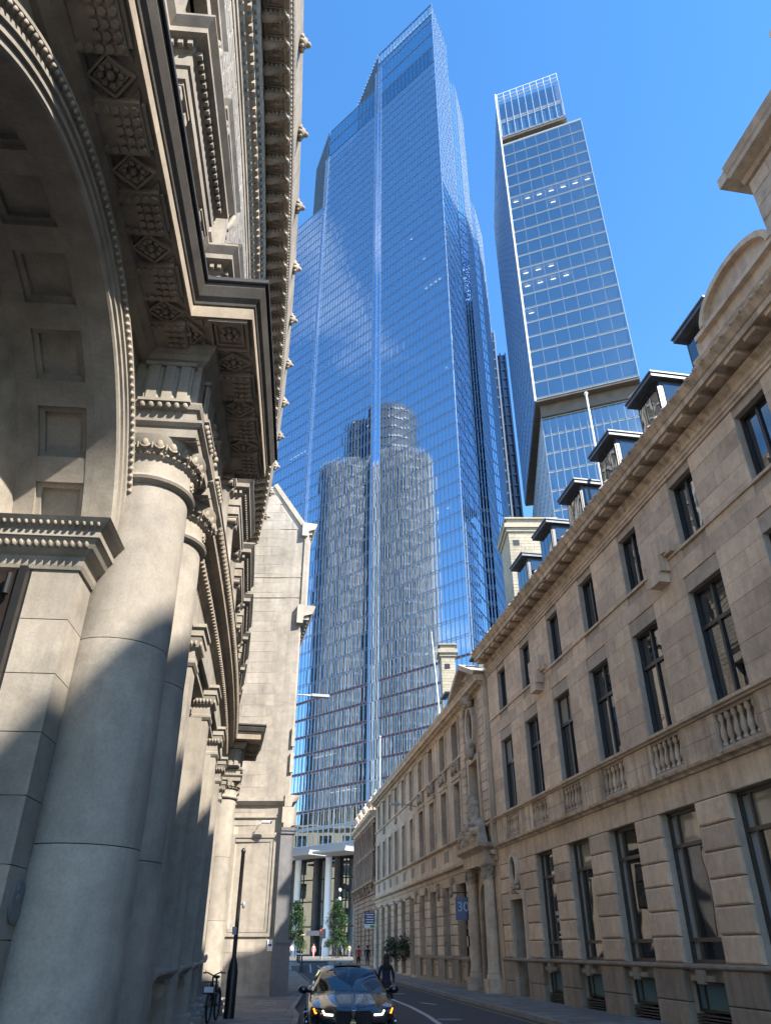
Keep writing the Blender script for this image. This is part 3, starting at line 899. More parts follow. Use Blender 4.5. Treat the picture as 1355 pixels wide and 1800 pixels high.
part('door_step', 'base_stone', r2, F, (1.45, 3.55, -.3, .5, 0, .14), (1.6, 3.4, -.3, .3, .141, .26))
sd = part('side_door', 'door_dark', r2, F, (5.2, 6.0, -.5, -.42, .1, 4.2))
nt_ = text('32', r2, F, 5.85, .155, 2.75, .22, 'frame_dark', 'door_number')
bx_ = MB(F); bx_.box(5.75, 5.95, .0, .16, 1.9, 2.35); bx_.build('entry_panel', 'frame_dark', r2)
# parapet, mansard and dormers behind
part('parapet', 'limestone_old', r2, F, (6.3, 39.6, -.5, .05, 14.1, 14.75), (6.3, 39.6, -.55, .12, 14.75, 14.88))
for i in range(8):
    x0 = 7.2 + i * 4
    for k in range(6):
        b_ = MB(F); b_.lathe(x0 + .25 * k, .1, [(.07, 14.2), (.1, 14.35), (.05, 14.6), (.08, 14.75)], 8); b_.build('baluster', 'limestone_old', r2, smooth=True) if i < 4 else None
MB(F).sweep([(.3, 0), (39.6, 0)], [(-.9, 14.1), (-2.4, 16.6), (-10, 17.6), (-10, 14.1)]).build('roof', 'slate', r2)
for c in (1.2, 4.5, 8.8, 12.4):
    d_ = part('dormer', 'lead', r2, F, (c - .6, c + .6, -2.6, -.8, 14.2, 16.6))
    MB(F).box(c - .75, c + .75, -2.7, -.6, 16.6, 16.75).build('dormer_roof', 'lead', d_)
    g_ = MB(F); g_.f.append((g_.P(c - .5, -.79, 14.9), g_.P(c + .5, -.79, 14.9), g_.P(c + .5, -.79, 16.5), g_.P(c - .5, -.79, 16.5))); g_.build('pane', 'window_glass', d_, fixn=False)

# ================================================================== third right-hand building: ornate red-brown stone
r3 = root('ornate_red_building', 'ornate red-brown stone building at the far end of the right side with rusticated base', 'building', R3F.pt(8, 0, 0))
F = R3F
wall('wall', 'red_stone', r3, F, 0.02, 18, -.1, 13.3, -8, -.12, [])
b3 = [1.0 + 1.6 * i for i in range(11)]
for i, c in enumerate(b3):
    for z0, z1 in ((7.6, 9.9), (10.6, 12.4)):
        window(r3, F, c - .42, c + .42, z0, z1, -.115, (), (.6,), fw=.06, fd=.06, bar=.05)
        a = MB(F); a.box(c - .5, c + .5, -.1, .14, z1, z1 + .25); a.sprig(c, .02, z1 + .35, .7, .35, .18, 7, rr); a.build('window_head', 'red_stone', r3, smooth=35)
    cm = MB(F); cm.lathe(c + .8, .06, [(.20, 7.35), (.2, 7.5), (.15, 7.6), (.14, 12.3), (.2, 12.45), (.22, 12.6)], 10); cm.build('column', 'red_stone', r3, smooth=40)
    a = MB(F); a.sprig(c + .8, .16, 6.9, .6, 1.0, .26, 9, rr); a.build('console', 'red_stone', r3, smooth=35)
st = courses(0.05, 18, .0, 6.2, .42, .8, [(c - .4, c + .4, 1.3, 4.6) for c in b3[::2]], rr, .1, .05)
lay_stones('rusticated_block', r3, F, st, .06, .2, 'red_stone', 240, .12)
for c in b3[::2]: window(r3, F, c - .4, c + .4, 1.3, 4.6, -.115, (), (.7,), fw=.06, fd=.06, bar=.05)
course('string_course', 'red_stone', r3, F, 0, 18, [(-.2, 7.05), (.2, 7.1), (.42, 7.2), (.42, 7.35), (-.2, 7.4)])
course('string_course', 'red_stone', r3, F, 0, 18, [(-.2, 6.15), (.2, 6.2), (.2, 6.4), (-.2, 6.45)])
course('cornice', 'limestone_old', r3, F, 0, 18, [(-.2, 12.7), (.2, 12.75), (.28, 12.95), (.6, 13.1), (.66, 13.4), (-.2, 13.5)])
for k, s in enumerate((1.0, 5.0, 9.5, 14.0, 17.2)):
    u = MB(F); u.box(s - .3, s + .3, -.4, .2, 13.45, 14.2); u.lathe(s, -.1, [(.16, 14.2), (.22, 14.3), (.1, 14.4), (.3, 14.7), (.34, 14.95), (.2, 15.15), (.08, 15.25), (.12, 15.4), (.02, 15.5)], 12)
    u.build('urn', 'limestone_old', r3, smooth=40)
fp = MB(F); fp.tube([(1.6, -.6, 13.4), (1.6, -.6, 20.8)], .06, 8, .04); fp.ell(1.6, -.6, 20.85, .09, .09, .09)
fpo = fp.build('flagpole', 'steel_white', r3)

# ================================================================== left gabled building (flank wall facing the street end)
gb = root('gabled_building', 'cream stone building on the left with a tall gabled flank wall and dark corner pier', 'building', (-8, 38, 0))
GFm = Frame((-14.0, 36.5), -pi / 2, 1)     # s = +x from -14, n towards the camera (-y)
gx = lambda x: x + 14.0
F = GFm; rg = random.Random(8)
prof = [(gx(-14), 0), (gx(-4.5), 0), (gx(-4.5), 22.0), (gx(-6.35), 25.1), (gx(-8.2), 25.1), (gx(-14), 25.1)]
MB(F).prism(prof, -.6, -.03).build('wall', 'mortar', gb)
def gable_z(x): return 25.1 if x < -6.35 else 25.1 - (x + 6.35) * (3.1 / 1.85)
pc = []
for (a, b, z0, z1) in courses(gx(-9.6), gx(-4.5), .0, 25.0, .56, 1.0, [(gx(-6.9), gx(-4.95), 2.3, 6.25)], rg, .3, .008):
    if z1 < gable_z(b - 14.0) - .02: pc.append((a, b, z0, z1))
    elif z0 < gable_z(a - 14.0) - .1:
        # clipped stone along the verge
        zt0, zt1 = min(z1, gable_z(a - 14)), min(z1, max(z0, gable_z(b - 14)))
        bb = b
        if zt1 <= z0: bb = a + (b - a) * (zt0 - z0) / max(.01, gable_z(a - 14) - gable_z(b - 14)); zt1 = z0
        MB(F).prism([(a, z0), (min(bb, b), z0), (min(bb, b), zt1 + .001), (a, zt0)], -.2, 0).build('ashlar_block', 'gable_stone', gb)
lay_stones('ashlar_block', gb, F, pc, 0.0, .25, 'gable_stone', 300, .012, .003)
# coping along the gable, blind panel, string courses
MB(F).prism([(gx(-6.5), 25.1), (gx(-6.3), 25.25), (gx(-4.28), 22.2), (gx(-4.28), 17.5), (gx(-4.5), 17.5), (gx(-4.5), 22.05)], -.9, .10).build('coping', 'gable_stone', gb)
bp = MB(F)
for x0, x1, z0, z1 in ((-6.95, -4.9, 6.15, 6.3), (-6.95, -4.9, 2.25, 2.4), (-5.05, -4.9, 2.4, 6.15), (-6.95, -6.8, 2.4, 6.15)): bp.box(gx(x0), gx(x1), -.1, .07, z0, z1)
for x0, x1, z0, z1 in ((-6.78, -5.07, 5.98, 6.13), (-6.78, -5.07, 2.42, 2.55), (-5.2, -5.07, 2.55, 5.98)): bp.box(gx(x0), gx(x1), -.1, .03, z0, z1)
bp.build('panel_moulding', 'gable_stone', gb)
pp = MB(F); st = courses(gx(-6.8), gx(-5.2), 2.55, 6.0, .58, .9, [], rg, .3); lay_stones('panel_block', gb, F, st, -.05, .15, 'gable_stone', 40, .012)
for z0, z1, d in ((7.55, 7.85, .22), (6.95, 7.05, .08), (19.2, 19.26, .03), (18.0, 18.06, .03)):
    MB(F).sweep([(gx(-10), 0), (gx(-4.4), 0)], [(-.05, z0), (d * .5, z0), (d, z0 + (z1 - z0) * .5), (d, z1), (-.05, z1 + .02)]).build('string_course', 'gable_stone', gb)
# street front behind the corner, with cornices that show past the wall
SFm = Frame((-4.5, 36.5), radians(13), 1)
MB(SFm).slab([(.02, -.05), (26, -.05), (26, -9), (2.3, -9), (.1, -.5)], 0, 22.0).build('street_front', 'gable_stone', gb)
for z in (3.2, 7.6, 12.0, 15.6):
    for k in range(6): window(gb, SFm, 2 + k * 3.6, 3.6 + k * 3.6, z + .6, z + 2.8, -.06, (.5,), (.6,), fw=.08, fd=.08)
for z0, z1, d in ((21.7, 22.5, .62), (16.5, 17.5, .75), (7.45, 7.95, .5), (6.55, 6.75, .35)):
    MB(SFm).sweep([(-.25, 0), (26, 0)], [(-.2, z0), (.12, z0), (.16, z0 + (z1 - z0) * .4), (d * .8, z0 + (z1 - z0) * .55), (d, z1 - .08), (d, z1), (-.2, z1 + .03)]).build('cornice', 'gable_stone', gb)
for k in range(14):
    for z, d in ((21.95, .5), (16.85, .6)):
        MB(SFm).box(k * .5 - .1, k * .5 + .12, .1, d * .75, z - .1, z + .12).build('modillion', 'gable_stone', gb)
# dark polished corner pier
cp = MB(SFm); cp.box(-.28, .5, -.30, .42, .0, 2.0); cp.box(-.34, .56, -.30, .48, 2.0, 2.12); cp.box(-.20, .42, -.28, .32, 2.12, 6.3)
cp.box(-.26, .48, -.28, .38, 6.3, 6.42); cp.box(-.3, .52, -.28, .42, 6.42, 6.56)
cp.build('corner_pier', 'granite_dark', gb)
part('corner_pier_head', 'gable_stone', gb, SFm, (-.24, .46, -.28, .36, 6.76, 7.44))
lp = MB(SFm); lp.tube([(.0, .1, 12.75), (.2, .45, 12.82), (.3, .9, 12.85)], .035, 8); lp.prism([(.2, 12.80), (.48, 12.80), (.48, 12.93), (.2, 12.93)], .85, 1.75)
lo = lp.build('wall_lamp', 'steel_grey', gb)
ar = MB(SFm)
for k, z in enumerate((10.2, 9.0)): ar.box(-.12, .1, -.06, .1, z, z + .9)
ar.build('corner_bracket', 'gable_stone', gb)
# ================================================================== left bank building (curved Portland stone front with Doric porch)
lb = root('bank_building', 'curved classical stone bank on the left with arched porch, giant columns and deep carved cornice', 'building', LF.pt(6, 0, 0))
F = LF; rl = random.Random(17)
S0, S1 = -7.0, 29.6
part('core', 'mortar', lb, F, (S0, S1, -14, -1.9, -.1, 22.4))
# ---------------- porch columns
NC = .28
def doric(x, parent):
    r0, r1 = .52, .445
    joints = [.62, 2.55, 4.35, 6.12]
    z = .62
    col = None
    for i in range(3):
        a, b = joints[i], joints[i + 1]
        pr = []
        for k in range(9):
            t = k / 8; zz = a + (b - a) * t; u = (zz - .62) / 5.5
            rr_ = r0 + (r1 - r0) * (u ** 1.6)
            if k in (0, 8): rr_ -= .006
            pr.append((rr_, zz + (.004 if k == 0 else -.004 if k == 8 else 0)))
        m = MB(F); m.lathe(x, NC, pr, 48)
        if col is None:
            col = m.build('column', 'portland', parent, smooth=30)
        else: m.build('drum', 'portland', col, smooth=30)
    m = MB(F); m.box(x - .64, x + .64, NC - .6, NC + .64, -.05, .34); m.lathe(x, NC, [(.64, .34), (.66, .40), (.64, .47), (.57, .49), (.56, .56), (.54, .62)], 40)
    m.build('column_base', 'portland', col, smooth=30)
    m = MB(F); m.lathe(x, NC, [(.445, 6.12), (.45, 6.13), (.50, 6.15), (.515, 6.18), (.50, 6.21), (.46, 6.23), (.452, 6.25), (.452, 6.43), (.48, 6.45), (.49, 6.47), (.48, 6.49), (.50, 6.50), (.56, 6.60), (.58, 6.68)], 40)
    m.build('capital', 'portland', col, smooth=30)
    m = MB(F)
    for k in range(22):
        a = 2 * pi * k / 22
        m.ell(x + .522 * cos(a), NC + .522 * sin(a), 6.588, .05, .05, .078, 10, 7)
        m.tube([(x + (.50 + .05 * sin(pi * q / 6)) * cos(a + .13 * cos(pi * q / 6)), NC + (.50 + .05 * sin(pi * q / 6)) * sin(a + .13 * cos(pi * q / 6)), 6.665 - .15 * sin(pi * q / 6)) for q in range(7)], .014, 5)
        a += pi / 22
        m.ell(x + .54 * cos(a), NC + .54 * sin(a), 6.585, .016, .016, .09, 5, 4)
        for q in (-.07, .07): m.ell(x + .49 * cos(a + q), NC + .49 * sin(a + q), 6.475, .03, .03, .022, 6, 4)
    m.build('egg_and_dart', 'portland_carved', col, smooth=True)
    for aa in (-pi / 2, 0, pi / 2):
        m = MB(F); cx_, cy_ = x + .455 * cos(aa), NC + .455 * sin(aa)
        for k in range(7):
            t = 2 * pi * k / 7; d = .045
            m.ell(cx_ - sin(aa) * d * cos(t), cy_ + cos(aa) * d * cos(t), 6.345 + d * sin(t), .026, .026, .026, 6, 4)
        m.ell(cx_, cy_, 6.345, .03, .03, .03, 6, 4)
        m.build('rosette', 'portland_carved', col, smooth=True)
    m = MB(F)
    m.sweep([(x - .53, NC - .6), (x - .53, NC + .53), (x + .53, NC + .53), (x + .53, NC - .6)], [(-.2, 6.68), (0, 6.68), (.0, 6.80), (.02, 6.81), (.05, 6.85), (.05, 6.885), (-.2, 6.885)])
    m.box(x - .5, x + .5, NC - .58, NC + .5, 6.672, 6.874)
    for sx in (-1, 1):
        for sy in (1,):
            m.sprig(x + sx * .43, NC + sy * .43, 6.675, .14, .05, .12, 6, rl)
    m.build('abacus', 'portland', col)
    return col
NF = .78        # plane of the projecting frieze
for x in (.60, 1.80, 20.15, 21.35): doric(x, lb)
def porch_block(a, b):
    path = [(a, -.2), (a, NF), (b, NF), (b, -.2)]
    blk = MB(F); blk.box(a + .05, b - .05, -1.9, NF - .05, 6.9, 8.0)
    bl = blk.build('entablature', 'portland', lb)
    MB(F).sweep(path, [(-.15, 6.885), (.0, 6.885), (.0, 7.02), (.035, 7.03), (.05, 7.09), (.05, 7.11), (-.15, 7.11)]).build('architrave', 'portland', bl)
    MB(F).sweep(path, [(-.15, 7.11), (-.02, 7.11), (-.02, 7.70), (.05, 7.74), (.07, 7.80), (.12, 7.84), (.14, 7.92), (-.15, 7.95)]).build('frieze', 'portland', bl)
    return bl
def triglyph(parent, pts_dir, z0=7.125, z1=7.69):
    """pts_dir = (s,n, along_s, along_n): a triglyph 0.52 wide centred there, facing outward"""
    s, n, ax, ay = pts_dir
    ox, oy = -ay, ax
    m = MB(F)
    W = .52
    prof = [(-W / 2, 0), (-W / 2, .03)]
    for k in range(3):
        c = -W / 2 + W * (k + .5) / 3
        prof += [(c - .055, .03), (c - .055, .05), (c + .055, .05), (c + .055, .03)]
        if k < 2:
            prof += [(c + W / 6, .005)]
    prof += [(W / 2, .03), (W / 2, 0)]
    poly = [(s + ax * u + ox * v, n + ay * u + oy * v) for u, v in prof]
    m.slab(poly, z0, z1)
    m.slab([(s + ax * u + ox * v, n + ay * u + oy * v) for u, v in ((-.29, -.02), (-.29, .06), (.29, .06), (.29, -.02))], z1 - .05, z1 + .002)
    m.slab([(s + ax * u + ox * v, n + ay * u + oy * v) for u, v in ((-.29, -.02), (-.29, .10), (.29, .10), (.29, -.02))], 7.085, 7.122)
    t = m.build('triglyph', 'portland', parent)
    g_ = MB(F)
    for k in range(6):
        u = -.235 + .094 * k
        g_.ell(s + ax * u + ox * .065, n + ay * u + oy * .065, 7.045, .034, .034, .045, 8, 6)
    g_.build('guttae', 'portland', t, smooth=True)
def mutule(parent, s, n, ax, ay, zs=7.95):
    ox, oy = -ay, ax
    P = lambda u, v: (s + ax * u + ox * v, n + ay * u + oy * v)
    m = MB(F); m.slab([P(-.24, .10), P(-.24, .50), P(.24, .50), P(.24, .10)], zs - .085, zs + .01)
    m.slab([P(-.20, .505), P(-.20, .535), P(.20, .535), P(.20, .505)], zs - .05, zs + .01)
    t = m.build('mutule', 'portland_dirty', parent)
    g_ = MB(F)
    for i in range(5):
        for j in range(5):
            if i < 2 and 1 <= j <= 3 and i >= 0 and j != 4 and not (i == 0 and False):
                if j in (1, 2, 3) and i in (0, 1): continue
            u, v = -.18 + .09 * j, .145 + .078 * i
            q = P(u, v); g_.lathe(q[0], q[1], [(.030, zs - .084), (.034, zs - .115)], 8)
    g_.build('guttae', 'portland_dirty', t, smooth=40)
def rosette_panel(parent, s, n, ax, ay, w=.19, d=.20, vc=.31, zs=7.95, square=False):
    ox, oy = -ay, ax
    P = lambda u, v: (s + ax * u + ox * v, n + ay * u + oy * v)
    m = MB(F)
    def ringp(k0, k1, dz):
        A = [(-1, 0), (0, 1), (1, 0), (0, -1)] if not square else [(-1, -1), (-1, 1), (1, 1), (1, -1)]
        for i in range(4):
            a, b = A[i], A[(i + 1) % 4]
            m.slab([P(a[0] * w * k0, vc + a[1] * d * k0), P(b[0] * w * k0, vc + b[1] * d * k0), P(b[0] * w * k1, vc + b[1] * d * k1), P(a[0] * w * k1, vc + a[1] * d * k1)], zs - dz, zs + .01)
    ringp(1.0, .84, .055); ringp(.74, .62, .035)
    if not square:
        for a, b in ((-1, 1), (1, 1), (1, -1), (-1, -1)):
            m.slab([P(a * w, vc + b * d), P(a * w * .55, vc + b * d), P(a * w, vc + b * d * .55)], zs - .03, zs + .01)
    for k in range(8):
        t = 2 * pi * k / 8; q = P(.085 * cos(t), vc + .085 * sin(t)); m.ell(q[0], q[1], zs - .02, .035, .035, .04, 6, 4)
    q = P(0, vc); m.ell(q[0], q[1], zs - .03, .04, .04, .05, 8, 5)
    m.build('rosette_panel', 'portland_dirty', parent, smooth=30)
CORN = [(-.3, 7.95), (.545, 7.95), (.56, 7.93), (.575, 7.93), (.575, 8.09), (.56, 8.095), (-.3, 8.10)]
CYMA = [(-.3, 8.101), (.578, 8.097), (.59, 8.11), (.60, 8.14), (.64, 8.19), (.69, 8.30), (.70, 8.36), (-.3, 8.40)]
CORN_LEAD = [(-.3, 8.401), (.705, 8.365), (.715, 8.345), (.73, 8.36), (.73, 8.41), (-.3, 8.45)]
blk1 = porch_block(.05, 2.14)
# arch-bay + near block: one continuous cornice
path = [(S0, .10), (.05, .10), (.05, NF), (2.14, NF), (2.14, .0)]
cor = MB(F).sweep(path, CORN, .8).build('porch_cornice', 'portland_dirty', lb)
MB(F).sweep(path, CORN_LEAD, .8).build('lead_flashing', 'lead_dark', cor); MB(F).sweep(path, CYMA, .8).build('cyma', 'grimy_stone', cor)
MB(F).sweep([(S0, .10), (-.0, .10)], [(-.15, 7.70), (-.02, 7.70), (.05, 7.75), (.07, 7.80), (.12, 7.84), (.14, 7.92), (-.15, 7.95)]).build('bed_mould', 'portland_dirty', cor)
for k in range(6):
    s = -1.02 - .86 * k
    mutule(cor, s, .10, 1, 0); rosette_panel(cor, s - .43, .10, 1, 0)
rosette_panel(cor, -.59, .10, 1, 0); mutule(cor, -.16 - .05, .1, 1, 0)
for s in (.62, 1.48): mutule(cor, s, NF, 1, 0)
for s in (1.05, 1.92): rosette_panel(cor, s, NF, 1, 0)
mutule(cor, 2.3, NF, 1, 0)
rosette_panel(cor, .18, NF, 1, 0, .16, .2); rosette_panel(cor, -.26, NF, 1, 0, .24, .22, .30, square=True); rosette_panel(cor, -.26, .42, 1, 0, .2, .17, .2)
rosette_panel(cor, 2.62, NF, 1, 0, .12, .2, .30, square=True)
for p in ((.05, .42, 0, 1),): triglyph(blk1, p)
for s in (.60, 1.80): triglyph(blk1, (s, NF, 1, 0))
m = MB(F)
for k in range(10):
    t = k / 9; m.ell(1.0 + .4 * t, NF + .03, 7.52 - .18 * sin(pi * t), .05, .05, .06, 6, 4)
m.sprig(1.2, NF - .01, 7.38, .42, .4, .1, 18, rl); m.build('metope_carving', 'portland_carved', blk1, smooth=True)
# far block
blk2 = porch_block(19.6, 21.9)
path2 = [(19.6, .0), (19.6, NF), (21.9, NF), (21.9, .0)]
cor2 = MB(F).sweep(path2, CORN, .8).build('porch_cornice', 'portland_dirty', lb)
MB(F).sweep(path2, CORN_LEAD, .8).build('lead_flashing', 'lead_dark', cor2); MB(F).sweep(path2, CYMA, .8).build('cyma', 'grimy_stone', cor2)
for s in (20.15, 21.0, 21.8): mutule(cor2, s, NF, 1, 0)
for s in (20.58, 21.42): rosette_panel(cor2, s, NF, 1, 0)
for s in (20.15, 21.35): triglyph(blk2, (s, NF, 1, 0))
triglyph(blk2, (19.6, .42, 0, 1))
# ---------------- arch bay
SC0, ZC, RI = -2.35, 4.87, 2.49
A0 = math.asin(.44 / 2.49); NA = .10
def arc_ring(name, mat, parent, prof, a0=None, a1=None, seg=56, smooth=25):
    """prof = closed list of (radius, n)"""
    a0, a1 = A0, pi - A0
    m = MB(F); k = len(prof)
    for i in range(seg + 1):
        a = a0 + (a1 - a0) * i / seg
        for r, n in prof: m.P(SC0 + r * cos(a), n + NA, ZC + r * sin(a))
    for i in range(seg):
        for j in range(k):
            j2 = (j + 1) % k
            m.f.append((i * k + j, i * k + j2, (i + 1) * k + j2, (i + 1) * k + j))
    m.f.append(tuple(range(k))); m.f.append(tuple(seg * k + j for j in reversed(range(k))))
    return m.build(name, mat, parent, smooth=smooth)
av = arc_ring('archivolt', 'portland', lb, [(RI, -.22), (RI, .0), (RI + .02, .02), (RI + .08, .02), (RI + .085, .045), (RI + .15, .045), (RI + .155, .07), (RI + .20, .07), (RI + .21, .055), (RI + .23, .055), (RI + .28, .11), (RI + .31, .11), (RI + .31, -.22)])
m = MB(F)
for k in range(96):
    a = A0 + (pi - 2 * A0) * (k + .5) / 96
    m.ell(SC0 + (RI + .255) * cos(a), .09 + NA, ZC + (RI + .255) * sin(a), .026, .03, .030, 5, 4)
m.build('leaf_and_dart', 'portland_carved', av, smooth=True, kind='stuff')
vault = arc_ring('vault', 'portland', lb, [(RI + .11, -.02), (RI + .11, -1.0), (RI + .5, -1.0), (RI + .5, -.02)], smooth=25)
arc_ring('vault_rib', 'portland', vault, [(RI, -.221), (RI, -.30), (RI + .12, -.30), (RI + .12, -.221)])
arc_ring('vault_rib', 'portland', vault, [(RI, -.78), (RI, -.98), (RI + .12, -.98), (RI + .12, -.78)])
arc_ring('inner_arch', 'portland', lb, [(RI - .05, -.98), (RI - .28, -1.06), (RI - .30, -1.62), (RI + .3, -1.62), (RI + .3, -.98)])
NPAN = 9
for i in range(NPAN + 1):
    a = A0 + (pi - 2 * A0) * i / NPAN; w = .052
    lo, hi = max(A0, a - w), min(pi - A0, a + w)
    m_ = MB(F); pr = [(RI + .004, -.30), (RI + .004, -.78), (RI + .12, -.78), (RI + .12, -.30)]
    for q in range(4):
        t = lo + (hi - lo) * q / 3
        for r, n in pr: m_.P(SC0 + r * cos(t), n + NA, ZC + r * sin(t))
    for q in range(3):
        for j in range(4): m_.f.append((q * 4 + j, q * 4 + (j + 1) % 4, q * 4 + 4 + (j + 1) % 4, q * 4 + 4 + j))
    m_.f.append((0, 1, 2, 3)); m_.f.append((15, 14, 13, 12)); m_.build('vault_rib', 'portland', vault)
    if i < NPAN:
        lo2, hi2 = a + w, a + (pi - 2 * A0) / NPAN - w
        m_ = MB(F)
        for q0, q1 in ((lo2, lo2 + .022), (hi2 - .022, hi2)):
            for t0 in (q0,):
                for r, n in ((RI + .045, -.34), (RI + .045, -.74), (RI + .12, -.74), (RI + .12, -.34)):
                    pass
                b = len(m_.v)
                for t in (q0, q1):
                    for r, n in ((RI + .05, -.30), (RI + .05, -.78), (RI + .12, -.78), (RI + .12, -.30)): m_.P(SC0 + r * cos(t), n + NA, ZC + r * sin(t))
                for j in range(4): m_.f.append((b + j, b + (j + 1) % 4, b + 4 + (j + 1) % 4, b + 4 + j))
                m_.f.append((b, b + 1, b + 2, b + 3)); m_.f.append((b + 7, b + 6, b + 5, b + 4))
        for n0, n1 in ((-.35, -.30), (-.78, -.73)):
            b = len(m_.v); K = 5
            for q in range(K):
                t = lo2 + (hi2 - lo2) * q / (K - 1)
                for r, n in ((RI + .05, n0), (RI + .05, n1), (RI + .12, n1), (RI + .12, n0)): m_.P(SC0 + r * cos(t), n + NA, ZC + r * sin(t))
            for q in range(K - 1):
                for j in range(4): m_.f.append((b + q * 4 + j, b + q * 4 + (j + 1) % 4, b + q * 4 + 4 + (j + 1) % 4, b + q * 4 + 4 + j))
        m_.build('coffer_moulding', 'portland', vault)
# spandrels (wall around the arch)
sp = MB(F); R_ = RI + .30
for sd in (-1, 1):
    pts = [(SC0 + R_ * cos(pi / 2 * k / 14) * sd, ZC + R_ * sin(pi / 2 * k / 14)) for k in range(15)]
    for p, q in zip(pts[:-1], pts[1:]):
        sp.prism([p, q, (q[0], 7.99), (p[0], 7.99)], -.25, .02)
sp.box(SC0 + R_, 2.4, -.25, .018, 5.3, 7.9); sp.box(S0, SC0 - R_, -.25, .018, 5.3, 7.9); sp.build('spandrel', 'portland', lb)
# carved spandrel bracket with a child's head and foliage
m = MB(F); hs, hz = .30, 7.05
m.ell(hs, .20, hz, .105, .12, .13, 14, 10); m.ell(hs - .02, .315, hz - .02, .03, .04, .035, 8, 6); m.ell(hs + .07, .29, hz - .05, .05, .04, .05, 8, 6); m.ell(hs - .07, .29, hz - .05, .05, .04, .05, 8, 6)
for k in range(16):
    a = rl.uniform(0, 2 * pi); m.ell(hs + .10 * cos(a), .17 + .08 * sin(a), hz + .10 + rl.uniform(-.02, .05), .05, .05, .05, 7, 5)
for k in range(6): m.ell(hs + rl.uniform(-.16, .16), .16, hz - .16 + rl.uniform(-.05, .05), .07, .07, .06, 7, 5)
for k in range(10):
    z = hz - .30 - .11 * k; w = .10 - .005 * k
    m.ell(hs + .02, .13, z, w, .07, .09, 8, 5); m.ell(hs + .10, .12, z, .05, .06, .08, 7, 5); m.ell(hs - .07, .12, z, .04, .06, .08, 7, 5)
m.build('carved_head_bracket', 'portland_carved', lb, smooth=True)
# impost, jamb stones, plaque, door
MB(F).sweep([(-.25, -1.7), (-.25, .02), (.62, .02)], [(-.2, 4.86), (.0, 4.86), (.015, 4.90), (.03, 4.98), (.06, 5.0), (.10, 5.04), (.14, 5.12), (.16, 5.13), (.16, 5.20), (.22, 5.26), (.25, 5.30), (-.2, 5.31)]).build('impost', 'portland', lb)
m = MB(F)
for k in range(26):
    m.ell(-.36, .06 - .066 * k, 5.075, .035, .026, .045, 6, 4); m.ell(-.46, .16 - .066 * k, 5.245, .02, .02, .03, 5, 4)
for k in range(9):
    m.ell(-.30 + .068 * k, .10, 5.075, .026, .035, .045, 6, 4)
m.build('impost_carving', 'portland_carved', lb, smooth=True)
for k in range(9):
    z0, z1 = .35 + .5025 * k, .35 + .5025 * (k + 1)
    m = MB(F); g_ = .004
    m.box(-.23, .62, -.42, .0, z0 + g_, z1 - g_); m.build('jamb_block', 'portland', lb)
part('jamb_plinth', 'portland', lb, F, (-.30, .62, -.5, .06, -.05, .35))
part('jamb_backing', 'mortar', lb, F, (-.20, .6, -1.75, -.03, .3, 4.86))
part('arch_backing', 'portland', lb, F, (.3, 2.5, -1.9, -.26, 4.86, 8.0), (.31, 2.5, -1.9, -.02, 0, 4.86))
dl = part('door_leaf', 'door_dark', lb, F, (-.30, -.235, -1.75, -.43, .15, 4.84))
for z0, z1 in ((.5, 1.3), (1.5, 2.3), (2.5, 3.3), (3.5, 4.5)):
    m = MB(F); m.box(-.335, -.30, -1.6, -.60, z0, z1); m.box(-.36, -.335, -1.5, -.70, z0 + .1, z1 - .1); m.build('door_panel', 'door_dark', dl)
m = MB(F); m.box(-.33, -.24, -.50, -.43, .15, 4.85); m.tube([(-.36, -.55, 4.55), (-.36, -.55, 4.75)], .03, 8); m.build('door_hinge', 'iron_black', dl)
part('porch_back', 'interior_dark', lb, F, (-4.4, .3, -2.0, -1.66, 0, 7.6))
m = MB(F)
for i in range(24):
    a = 2 * pi * i / 24
    m.P(.06 + .155 * cos(a), .0, 2.12 + .155 * sin(a)); m.P(.06 + .16 * cos(a), .02, 2.12 + .16 * sin(a)); m.P(.06 + .14 * cos(a), .026, 2.12 + .14 * sin(a))
for i in range(24):
    j = (i + 1) % 24
    m.f += [(3 * i, 3 * j, 3 * j + 1, 3 * i + 1), (3 * i + 1, 3 * j + 1, 3 * j + 2, 3 * i + 2)]
m.f.append(tuple(3 * i + 2 for i in range(24)))
m.sprig(.06, .018, 2.14, .16, .14, .02, 14, rl); m.build('wall_plaque', 'granite_dark', lb)
# ---------------- screen wall between the porches
SCA, SCB = 2.4, 19.6
bay = [4.1 + 3.45 * k for k in range(5)]
hw = [(c - .78, c + .78, 1.55, 6.05) for c in bay]
wall('wall', 'portland', lb, F, 2.34, S1, -.1, 8.3, -1.9, -.42, [(c - .78, c + .78, 1.55, 6.05) for c in bay])
part('screen_band', 'portland', lb, F, (2.34, 19.6, -.6, .14, 6.62, 7.36))
MB(F).sweep([(2.34, 0), (19.6, 0)], [(-.3, 7.36), (.17, 7.36), (.19, 7.42), (.24, 7.46), (.24, 7.60), (.30, 7.66), (.34, 7.72), (.46, 7.76), (.46, 7.90), (.50, 7.94), (.56, 8.04), (.56, 8.10), (-.3, 8.14)], .8).build('screen_cornice', 'portland_dirty', lb)
m = MB(F); s = 2.6
while s < 19.5:
    m.box(s, s + .09, .2, .30, 7.47, 7.60); m.ell(s + .05, .52, 8.0, .05, .05, .06, 5, 4); s += .17
m.build('cornice_enrichment', 'portland_carved', lb, kind='stuff')
part('lead_flashing', 'lead_dark', lb, F, (2.34, 19.6, -.3, .575, 8.142, 8.16))
